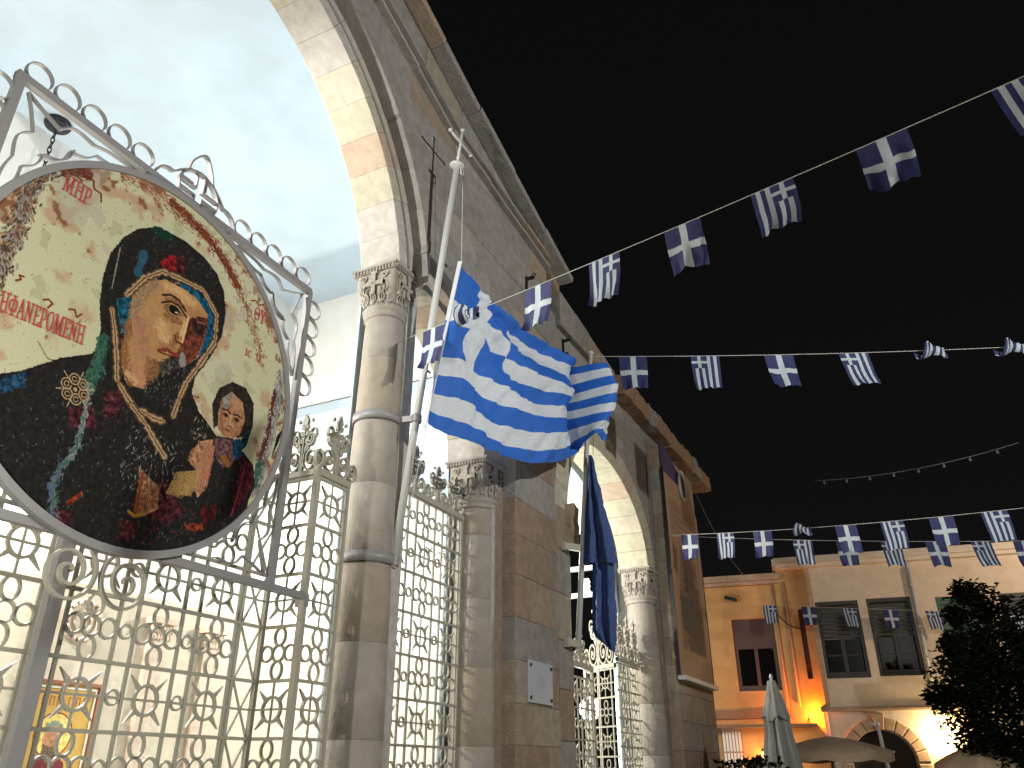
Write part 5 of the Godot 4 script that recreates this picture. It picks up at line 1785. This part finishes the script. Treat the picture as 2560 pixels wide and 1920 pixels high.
# ================================================================== tree, parasols, plants
func build_square():
	var rng := RandomNumberGenerator.new()
	rng.seed = 21
	var o := thing("dark_tree", "dark leafy tree at the right edge, standing before the cream house", "tree", Vector3(19, 0, 6.1))
	var b := Mb.new(true)
	b.tube([Vector3(0, 0, 0), Vector3(0.05, 0.8, 0.02), Vector3(0, 1.7, 0), Vector3(-0.05, 3.0, 0.05), Vector3(0, 4.6, 0)], 0.17, 10, false, 0.04)
	put("trunk", b.done(M.bark), o)
	var blobs := [[0, 3.4, 0, 1.5], [0, 4.6, -0.75, 0.62], [0, 4.3, 0.9, 1.0], [0, 3.2, -1.3, 0.75], [0, 2.6, -1.35, 0.62], [0, 2.2, -0.6, 0.8], [0, 2.5, 0.9, 1.1], [-0.5, 3.4, -0.7, 1.0], [0, 3.9, -1.35, 0.35], [0, 2.05, 0.3, 0.6], [0, 4.95, -0.95, 0.3], [0.2, 5.1, 1.3, 0.8], [0, 3.0, 1.9, 1.0], [-0.1, 2.95, -1.85, 0.3], [0, 1.9, 1.3, 0.5], [-0.1, 4.5, -1.25, 0.25], [0, 1.75, -0.9, 0.6], [0, 2.1, -1.3, 0.45], [0, 1.7, 0.4, 0.7]]
	for k in 14:
		var q: Array = blobs[k % blobs.size()]
		b = Mb.new(true)
		b.tube([Vector3(0, 1.6 + 0.15 * k, 0), Vector3(q[0] * 0.5, q[1] * 0.9, q[2] * 0.6), Vector3(q[0], q[1], q[2])], 0.045, 6, false, 0.01)
		put("limb", b.done(M.bark), o)
	b = Mb.new()
	for q in blobs:
		var cnt := int(1900 * q[3] * q[3]) + 240
		for k in cnt:
			var d := Vector3(rng.randfn(), rng.randfn(), rng.randfn()).normalized()
			var r: float = q[3] * pow(rng.randf(), 0.45) * rng.randf_range(0.75, 1.12)
			if rng.randf() < 0.07: r *= 1.2
			var c := Vector3(q[0], q[1], q[2]) + d * r * Vector3(1, 0.9, 1)
			var x := Vector3(rng.randfn(), rng.randfn() * 0.5, rng.randfn()).normalized() * rng.randf_range(0.05, 0.085)
			var y := x.cross(Vector3(rng.randfn(), rng.randfn(), rng.randfn())).normalized() * rng.randf_range(0.022, 0.035)
			b.tri(c - x, c + y, c + x)
			b.tri(c - x, c + x, c - y)
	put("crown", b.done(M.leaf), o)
	# closed parasol
	o = thing("closed_parasol", "closed grey canvas parasol standing in front of the orange wing", "parasol", Vector3(14, 0, 1.88))
	b = Mb.new(true)
	b.tube([Vector3.ZERO, Vector3(0, 2.95, 0)], 0.025, 10)
	b.lathe([Vector2(0, 2.95), Vector2(0.03, 2.97), Vector2(0.02, 3.02), Vector2(0, 3.04)], 10)
	put("pole", b.done(M.pipe), o)
	b = Mb.new()
	b.lathe([Vector2(0, 0), Vector2(0.3, 0), Vector2(0.3, 0.06), Vector2(0.05, 0.1), Vector2(0, 0.1)], 20)
	put("foot", b.done(M.black), o)
	b = Mb.new(true)
	var n := 48
	var prof := [[2.93, 0.06], [2.8, 0.085], [2.6, 0.11], [2.45, 0.135], [2.42, 0.15], [2.2, 0.15], [1.9, 0.19], [1.5, 0.22], [1.25, 0.24]]
	var grid := []
	for i in prof.size():
		var rg := []
		for k in n:
			var t := TAU * k / n
			var fold := 1.0 + 0.42 * sin(t * 8 + 0.4 * sin(prof[i][0] * 3.0)) * clampf((3.0 - prof[i][0]) * 1.6, 0.1, 1.0)
			rg.append(Vector3(cos(t) * prof[i][1] * fold + (2.9 - prof[i][0]) * 0.02, prof[i][0] + (0.05 * sin(t * 3) if i > 6 else 0.0), -sin(t) * prof[i][1] * fold))
		grid.append(rg)
	for i in prof.size() - 1:
		for k in n:
			var m := (k + 1) % n
			b.quad(grid[i + 1][k], grid[i + 1][m], grid[i][m], grid[i][k])
	put("canopy", b.done(M.canvas_grey), o)
	# vent flap of the parasol
	b = Mb.new(true)
	for k in n:
		var m := (k + 1) % n
		var v := func(i: int, y: float, r: float): return Vector3(cos(TAU * i / n) * r * (1 + 0.16 * sin(i * TAU / n * 8.0)), y + 0.04 * sin(i * TAU / n * 4.0), -sin(TAU * i / n) * r * (1 + 0.16 * sin(i * TAU / n * 8.0)))
		b.quad(v.call(k, 2.36, 0.19), v.call(m, 2.36, 0.19), v.call(m, 2.7, 0.105), v.call(k, 2.7, 0.105))
	put("flap", b.done(M.canvas_grey), o)
	# two open tan canopies
	canopy(Vector3(18.5, 0, 2.1), 1.15, 1.98, 2.26, "tan canopy below the arched doorway, right of the closed parasol")
	canopy(Vector3(19.3, 0, 4.75), 0.85, 1.76, 2.1, "tan canopy under the dark tree, below the bright wall lamp")
	# grey pole with a clamp
	o = thing("steel_pole", "thin grey pole with a clamp before the dark arched doorway", "pole", Vector3(19.2, 0, 3.07))
	b = Mb.new(true)
	b.tube([Vector3(0, 0, 0.1), Vector3(0, 2.5, -0.06)], 0.035, 10)
	put("shaft", b.done(M.pipe), o)
	b = Mb.new()
	b.boxc(Vector3(0, 1.98, 0.0), Vector3(0.1, 0.1, 0.1)); b.boxc(Vector3(0, 1.98, 0.1), Vector3(0.04, 0.04, 0.14)); b.boxc(Vector3(0, 2.5, -0.1), Vector3(0.05, 0.05, 0.16))
	put("clamp", b.done(M.steel), o)
	# potted bushes
	for q in [[Vector3(15.5, 0, 0.72), "dark leafy potted bush beside the white slatted shutter"], [Vector3(15.5, 0, 1.18), "dark leafy potted bush just left of the closed parasol"], [Vector3(12.6, 0, 1.75), "dark leafy potted bush in front of the closed parasol"]]:
		o = thing("potted_bush", q[1], "plant", q[0], "potted bushes")
		b = Mb.new()
		b.lathe([Vector2(0, 0), Vector2(0.18, 0), Vector2(0.24, 0.42), Vector2(0.26, 0.45), Vector2(0.21, 0.46), Vector2(0, 0.44)], 18)
		put("pot", b.done(M.terracotta), o)
		b = Mb.new(true)
		for k in 5:
			b.tube([Vector3(0, 0.42, 0), Vector3(rng.randf_range(-0.1, 0.1), 1.0, rng.randf_range(-0.1, 0.1)), Vector3(rng.randf_range(-0.2, 0.2), 1.7, rng.randf_range(-0.2, 0.2))], 0.018, 5, false, 0.006)
		put("stem", b.done(M.bark), o)
		b = Mb.new()
		for k in 620:
			var c := Vector3(rng.randfn() * 0.13, rng.randf_range(0.6, 1.80), rng.randfn() * 0.15)
			var x := Vector3(rng.randfn(), rng.randfn(), rng.randfn()).normalized() * 0.055
			var y := x.cross(Vector3(rng.randfn(), rng.randfn(), rng.randfn())).normalized() * 0.026
			b.tri(c - x, c + y, c + x); b.tri(c - x, c + x, c - y)
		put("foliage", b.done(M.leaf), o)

func canopy(at: Vector3, r: float, y0: float, y1: float, label: String):
	var o := thing("open_canopy", label, "parasol", at, "open tan canopies")
	var b := Mb.new(true)
	b.tube([Vector3.ZERO, Vector3(0, y1 - 0.02, 0)], 0.03, 10)
	put("pole", b.done(M.pipe), o)
	b = Mb.new(true)
	var n := 32
	var prof := [Vector2(0.02, y1), Vector2(r * 0.35, lerpf(y0, y1, 0.80)), Vector2(r * 0.7, lerpf(y0, y1, 0.42)), Vector2(r * 0.97, y0 + 0.02), Vector2(r, y0 - 0.02), Vector2(r * 1.01, y0 - 0.16)]
	for i in prof.size() - 1:
		for k in n:
			var v := func(q: Vector2, kk: int):
				var t := TAU * kk / n
				var sag := 1.0 - 0.05 * absf(sin(t * 4)) * (q.x / r)
				return Vector3(cos(t) * q.x * sag, q.y - 0.05 * absf(sin(t * 4)) * (q.x / r), -sin(t) * q.x * sag)
			b.quad(v.call(prof[i + 1], k), v.call(prof[i + 1], k + 1), v.call(prof[i], k + 1), v.call(prof[i], k))
	put("canopy", b.done(M.canvas_tan), o)
	for k in 8:
		b = Mb.new()
		var t := TAU * k / 8
		b.beam(Vector3(0, y1 - 0.06, 0), Vector3(cos(t) * r * 0.95, y0 - 0.02, -sin(t) * r * 0.95), 0.02, 0.02)
		put("rib", b.done(M.pipe), o)

# ================================================================== bunting
var flag_mesh := {}

func small_flag(kind: int, shape: int) -> ArrayMesh:
	# hangs from a string along +x; 1 wide, 1.32 deep; kind 0 cross, 1 stripes (canton left), 2 stripes (canton right)
	var key := kind * 10 + shape
	if flag_mesh.has(key): return flag_mesh[key]
	var nu := 12
	var nv := 14
	var ns := FastNoiseLite.new()
	ns.seed = shape * 7 + 3
	ns.frequency = 0.9
	var pts := []
	for j in nv + 1:
		var v := float(j) / nv
		var line := []
		for i in nu + 1:
			var u := float(i) / nu
			var wob := ns.get_noise_2d(u * 2.2, v * 0.7 + shape)
			var p := Vector3(u - 0.5, -v * 1.32, wob * 0.22 * v)
			p.x += [0.0, 0.10, 0.16, 0.02, 0.12][shape] * v + (0.5 - u) * 0.10 * v * v
			p.z += [0.12, 0.22, 0.32, -0.1, 0.05][shape] * v * v
			p.y += ns.get_noise_2d(u * 1.5 + 20, 0) * 0.14 * v * v
			if shape == 3:      # flipped up over the string
				var a := v * 4.3
				p = Vector3((u - 0.5) * (1 - 0.3 * v) + 0.16 * v, -0.24 * sin(a) - 0.05 - 0.16 * u * v - 0.1 * sin(u * 7 + v * 3), 0.16 * (1 - cos(a)) + wob * 0.35 + 0.1 * sin(u * 11))
			line.append(p)
		pts.append(line)
	var b := Mb.new(true)
	for j in nv:
		for i in nu:
			var q := []
			var uv := []
			for c in [[1, 0], [1, 1], [0, 1], [0, 0]]:
				var jj: int = j + c[0]
				var ii: int = i + c[1]
				q.append(pts[jj][ii])
				var u := float(ii) / nu
				var v := float(jj) / nv
				# the hoist is at the top, so the fly runs downwards
				uv.append(Vector2(v, 1 - u if kind == 1 else u) if kind != 1 else Vector2(v, u))
				if kind == 2: uv[-1] = Vector2(v, 1 - u)
			b.uvquad(q, uv)
	b.st.generate_normals()
	flag_mesh[key] = b.st.commit()
	return flag_mesh[key]

const ORD := ["first", "second", "third", "fourth", "fifth", "sixth", "seventh", "eighth", "ninth", "tenth"]

func bunting(where: String, p0: Vector3, p1: Vector3, sag: float, spots: Array, size: float, thick: float, from: String):
	var b := Mb.new(true)
	var path := []
	for k in 41:
		var f := k / 40.0
		path.append(p0.lerp(p1, f) - Vector3(0, sag * 4 * f * (1 - f), 0))
	b.tube(path, thick, 6)
	tag(put("bunting_string", b.done(M.white_cord)), "white string of the %s row of small flags" % where, "string", "bunting strings over the square")
	var L := p0.distance_to(p1)
	var dir := (p1 - p0).normalized()
	for i in spots.size():
		var s: Array = spots[i]
		var f: float = s[0] / L
		var at := p0.lerp(p1, f) - Vector3(0, sag * 4 * f * (1 - f), 0)
		var m := MeshInstance3D.new()
		m.name = numbered("bunting_flag")
		m.mesh = small_flag(s[1], s[2])
		m.material_override = M.flag_cross if s[1] == 0 else M.flag_stripes
		var slope := Vector3(dir.x, dir.y - sag * 4 * (1 - 2 * f) / L, dir.z).normalized()
		var side := slope.cross(Vector3.UP).normalized()
		# cloth hangs plumb: x follows the string, y stays upright
		var upv := Vector3.UP
		m.transform = Transform3D(Basis(slope, upv, side) * Basis.from_scale(Vector3(size, size, size)), at - Vector3(0, thick, 0))
		add_child(m)
		var look := "white cross on blue" if s[1] == 0 else "blue and white stripes"
		if s[2] == 3: look += ", flipped up"
		tag(m, "%s flag %s on the %s string, %s" % [ORD[i], from, where, look], "flag", "small bunting flags")

func build_bunting():
	M.flag_cross = cloth_tex(cross_flag(Color(0.12, 0.145, 0.32), Color(0.62, 0.67, 0.70)), 0.22)
	M.flag_stripes = cloth_tex(striped_flag(Color(0.12, 0.145, 0.32), Color(0.62, 0.67, 0.70)), 0.22)
	bunting("highest", Vector3(6.20, 5.82, -0.16), Vector3(4.38, 5.29, 5.45), 0.03, [[0.44, 0, 0], [1.0, 2, 3], [2.0 - 0.0, 0, 0]].slice(0, 2) + [[1.93, 0, 0], [2.70, 2, 0], [3.48, 0, 4], [4.24, 2, 2], [5.02, 0, 1], [5.84, 2, 2]], 0.33, 0.0032, "from the near column")
	bunting("second", Vector3(10.2, 7.36, 0.47), Vector3(12.5, 7.18, 6.6), 0.05, [[0.64, 0, 0], [1.72, 1, 0], [2.80, 0, 1], [3.88, 1, 2], [4.94, 1, 3], [6.05, 1, 3]], 0.42, 0.0045, "from the second flagpole")
	bunting("third", Vector3(14.48, 5.63, 0.24), Vector3(13.0, 4.98, 5.84), 0.06, [[0.48, 0, 3 - 3], [1.2, 2, 0], [1.9, 0, 0], [2.6, 2, 3], [3.32, 0, 4], [4.03, 2, 2], [4.74, 0, 1], [5.45, 2, 2]], 0.34, 0.0042, "from the far column")
	bunting("fourth", Vector3(14.5, 5.63, 0.24), Vector3(16.43, 5.29, 6.13), 0.05, [[2.45, 1, 0], [3.21, 0, 0], [3.97, 1, 4], [4.73, 0, 4], [5.49, 1, 2], [6.2, 0, 0]], 0.34, 0.0042, "in view")
	bunting("lowest", Vector3(23.5, 6.0, -1.0), Vector3(25.05, 5.35, 6.69), 0.02, [[1.52, 2, 0], [2.56, 0, 0], [3.6, 2, 4], [4.65, 0, 0], [5.7, 1, 4], [6.74, 0, 4], [7.7, 1, 2]], 0.37, 0.004, "from the orange wing")
	# dim string of unlit bulbs
	var o := thing("string_lights", "dim string of small unlit bulbs high over the square", "string lights")
	var b := Mb.new(true)
	var pa := Vector3(18.4, 7.55, 2.7)
	var pb := Vector3(17.2, 7.35, 6.6)
	var path := []
	for k in 21: path.append(pa.lerp(pb, k / 20.0) - Vector3(0, 0.15 * 4 * (k / 20.0) * (1 - k / 20.0), 0))
	b.tube(path, 0.009, 5)
	put("cable", b.done(M.grey_cord), o)
	for k in 8:
		var f := 0.05 + k * 0.122
		b = Mb.new(true)
		b.lathe([Vector2(0, -0.10), Vector2(0.026, -0.08), Vector2(0.026, -0.055), Vector2(0.016, -0.02), Vector2(0, 0.0)], 10)
		put("bulb", b.done(M.grey_cord), o, pa.lerp(pb, f) - Vector3(0, 0.15 * 4 * f * (1 - f), 0))
	# thin cable from the end of the arcade to the orange wing
	b = Mb.new(true)
	path = []
	for k in 17:
		var f := k / 16.0
		path.append(Vector3(16.9, 7.35, 0.25).lerp(Vector3(23.9, 6.75, -0.1), f) - Vector3(0, 0.25 * 4 * f * (1 - f), 0))
	b.tube(path, 0.008, 5)
	tag(put("overhead_cable", b.done(M.grey_cord)), "thin grey cable from the end of the arcade down to the orange wing", "cable")

# ================================================================== lamps
func bulb_lamp(parent: Node3D, at: Vector3, r: float, c: Color, glow: float, energy: float, called := "globe", aim := Vector3.ZERO, cone := 0.0):
	var b := Mb.new(true)
	b.lathe([Vector2(0, -r), Vector2(r * 0.5, -r * 0.866), Vector2(r * 0.866, -r * 0.5), Vector2(r, 0), Vector2(r * 0.866, r * 0.5), Vector2(r * 0.5, r * 0.866), Vector2(0, r)], 20)
	var m := mat(Color.WHITE, 0.4)
	m.emission_enabled = true
	m.emission = c
	m.emission_energy_multiplier = glow
	put(called, b.done(m), parent, at)
	var l: Light3D
	if cone > 0:
		var sp := SpotLight3D.new()
		sp.spot_range = 60
		sp.spot_attenuation = 2
		sp.spot_angle = cone
		sp.spot_angle_attenuation = 0.6
		sp.basis = Basis.looking_at(aim)
		l = sp
	else:
		var om := OmniLight3D.new()
		om.omni_range = 60
		om.omni_attenuation = 2
		l = om
	l.light_color = c
	l.light_energy = energy
	l.light_size = r * 0.9
	l.shadow_enabled = true
	l.position = at
	parent.add_child(l)

func build_lamps():
	# chandelier hung on a chain behind the icon, second added to light far bay
	for q in [[Vector3(4.5, 0, -4.9), 9.5, 4.9, "chandelier behind the round icon, its dark ceiling rose and chain in view", 31.0], [Vector3(11.5, 0, -2.7), 7.3, 4.8, "added chandelier that lights the far porch bay, unseen behind the plaque pier", 26.0]]:
		var o := thing("chandelier", q[3], "lamp", q[0])
		var b := Mb.new(true)
		var y: float = q[1]
		b.lathe([Vector2(0, y - 0.16), Vector2(0.04, y - 0.15), Vector2(0.05, y - 0.10), Vector2(0.15, y - 0.085), Vector2(0.17, y - 0.05), Vector2(0.15, y - 0.015), Vector2(0.16, y - 0.002), Vector2(0, y - 0.002)], 28)
		put("ceiling_rose", b.done(M.dark_metal), o)
		var yy := y - 0.18
		b = Mb.new(true)
		var k := 0
		while yy > q[2] + 0.25:
			var lk := []
			for t in 12:
				var a := TAU * t / 12
				lk.append(Vector3(cos(a) * 0.024 * (k % 2), yy - 0.045 + sin(a) * 0.055, cos(a) * 0.024 * ((k + 1) % 2)))
			b.tube(lk, 0.0085, 5, true)
			yy -= 0.085
			k += 1
		var ch := put("chain", b.done(M.dark_metal), o)
		ch.set_meta("kind", "stuff")
		b = Mb.new(true)
		b.lathe([Vector2(0, q[2] + 0.1), Vector2(0.05, q[2] + 0.12), Vector2(0.08, q[2] + 0.2), Vector2(0.02, q[2] + 0.3), Vector2(0, q[2] + 0.3)], 16)
		for t in 6:
			var a := TAU * t / 6
			b.tube([Vector3(0, q[2] + 0.2, 0), Vector3(cos(a) * 0.25, q[2] + 0.12, sin(a) * 0.25), Vector3(cos(a) * 0.42, q[2] + 0.25, sin(a) * 0.42)], 0.014, 6)
		put("arms", b.done(M.dark_metal), o)
		bulb_lamp(o, Vector3(0, q[2] - 0.08, 0), 0.16, Color(1.0, 0.965, 0.90), 6.0, q[4])
		for t in 6:
			var a := TAU * t / 6
			b = Mb.new(true)
			b.lathe([Vector2(0, 0), Vector2(0.03, 0.02), Vector2(0.035, 0.06), Vector2(0, 0.13)], 10, Vector3(cos(a) * 0.42, q[2] + 0.26, sin(a) * 0.42))
			put("candle_bulb", b.done(M.white_paint), o)
	# bright globe seen through the third gate
	var g := thing("globe_lamp", "bright white globe lamp shining behind the gate of the third arch", "lamp", Vector3(15.3, 0, -1.76))
	var b := Mb.new(true)
	b.lathe([Vector2(0, 0.15), Vector2(0.12, 0.15), Vector2(0.10, 0.25), Vector2(0.03, 0.35), Vector2(0.025, 2.5), Vector2(0.07, 2.55), Vector2(0, 2.56)], 14)
	put("post", b.done(M.iron_grey), g)
	bulb_lamp(g, Vector3(0, 2.70, 0), 0.21, Color(0.93, 1.0, 0.98), 14.0, 9.0)
	# street floodlight on a mast in the square, lights the arcade front and the flags
	var s := thing("street_floodlight", "street floodlight on a mast in the square, facing the arcade", "lamp", Vector3(5.8, 0, 9.0))
	b = Mb.new(true)
	b.tube([Vector3(0, 0, 0.3), Vector3(0, 7.3, 0.3)], 0.08, 12, false, 0.05)
	put("mast", b.done(M.pipe), s)
	b = Mb.new()
	b.boxc(Vector3(0, 7.2, 0.22), Vector3(0.5, 0.1, 0.16))
	put("housing", b.done(M.black), s)
	bulb_lamp(s, Vector3(0, 7.2, 0), 0.1, Color(1.0, 0.98, 0.95), 4.0, 62.0, "lens")
	# wall lamp on the cream house, behind the tree
	var basis := Basis(Vector3(0.154, 0, 0.988), Vector3.UP, Vector3(-0.988, 0, 0.154))
	var w := thing("wall_lamp", "lit wall lamp by the arched doorway, glowing behind the tree", "lamp", Vector3(24.45, 0, 0.89))
	w.basis = basis
	b = Mb.new()
	b.box(Vector3(3.28, 2.40, -0.028), Vector3(3.40, 2.62, 0.02))
	b.beam(Vector3(3.34, 2.6, 0.0), Vector3(3.34, 2.64, 0.2), 0.03, 0.03)
	put("bracket", b.done(M.black), w)
	bulb_lamp(w, Vector3(3.34, 2.48, 0.2), 0.09, Color(1.0, 0.86, 0.62), 12.0, 5.0)
	var w2 := thing("wall_lamp", "orange lamp low in the corner between the two houses, behind the closed parasol", "lamp", Vector3(24.45, 0, 0.89))
	w2.basis = basis
	b = Mb.new()
	b.beam(Vector3(0.10, 2.92, -0.42), Vector3(0.13, 2.94, -0.02), 0.03, 0.03)
	put("bracket", b.done(M.black), w2)
	bulb_lamp(w2, Vector3(0.13, 3.0, 0.0), 0.045, Color(1.0, 0.50, 0.14), 2.0, 3.6)
	# warm shop lights under the canopies
	var w3 := thing("wall_lamp", "warm lamp on the lower wall left of the closed parasol", "lamp", Vector3(24.45, 0, 0.89))
	w3.basis = basis
	b = Mb.new()
	b.box(Vector3(-1.25, 2.0, -0.748), Vector3(-1.15, 2.2, -0.70))
	b.beam(Vector3(-1.2, 2.15, -0.7), Vector3(-1.2, 2.15, -0.4), 0.03, 0.03)
	put("bracket", b.done(M.black), w3)
	bulb_lamp(w3, Vector3(-1.2, 2.05, -0.4), 0.08, Color(1.0, 0.66, 0.34), 4.0, 0.9)
	# street lamp on the right, outside the picture, lights the house fronts
	var r := thing("street_lamp", "street lamp on a tall post in the square, in front of the two houses", "lamp", Vector3(21.4, 0, 9.6))
	b = Mb.new(true)
	b.tube([Vector3(0, 0, 0.3), Vector3(0, 6.6, 0.3), Vector3(0, 6.9, 0.15), Vector3(0, 6.95, 0)], 0.07, 12, false, 0.04)
	put("post", b.done(M.pipe), r)
	bulb_lamp(r, Vector3(0, 6.75, 0), 0.15, Color(1.0, 0.88, 0.76), 4.0, 21.0)
	# added fill light on a short post at the left, brightens the icon
	var u := thing("icon_fill_light", "added fill light for the icon on a short post, left of the main gate", "lamp", Vector3(-0.6, 0, 1.4))
	b = Mb.new(true)
	b.tube([Vector3(-0.25, 0, 0), Vector3(-0.25, 2.3, 0)], 0.05, 12)
	put("post", b.done(M.pipe), u)
	b = Mb.new()
	b.boxc(Vector3(-0.22, 2.3, 0), Vector3(0.14, 0.26, 0.36))
	put("housing", b.done(M.black), u)
	bulb_lamp(u, Vector3(0, 2.3, 0), 0.1, Color(1.0, 0.97, 0.90), 4.0, 17.0, "lens")
	# floodlight high inside the porch, on the wall left of the great arch: shines across to the right half of the arch
	var v := thing("porch_floodlight", "floodlight on a bracket high inside the porch, beyond the left edge", "lamp", Vector3(0.7, 6.9, -2.0))
	b = Mb.new()
	b.beam(Vector3(-0.4, -0.2, 1.27), Vector3(-0.22, 0, 0.1), 0.05, 0.05)
	put("bracket", b.done(M.black), v)
	b = Mb.new()
	b.boxc(Vector3(-0.2, 0, 0), Vector3(0.12, 0.3, 0.4))
	put("housing", b.done(M.black), v)
	bulb_lamp(v, Vector3(0, 0, 0), 0.1, Color(1.0, 0.985, 0.95), 4.0, 46.0, "lens", Vector3(5.4, -0.35, 1.6), 34.0)
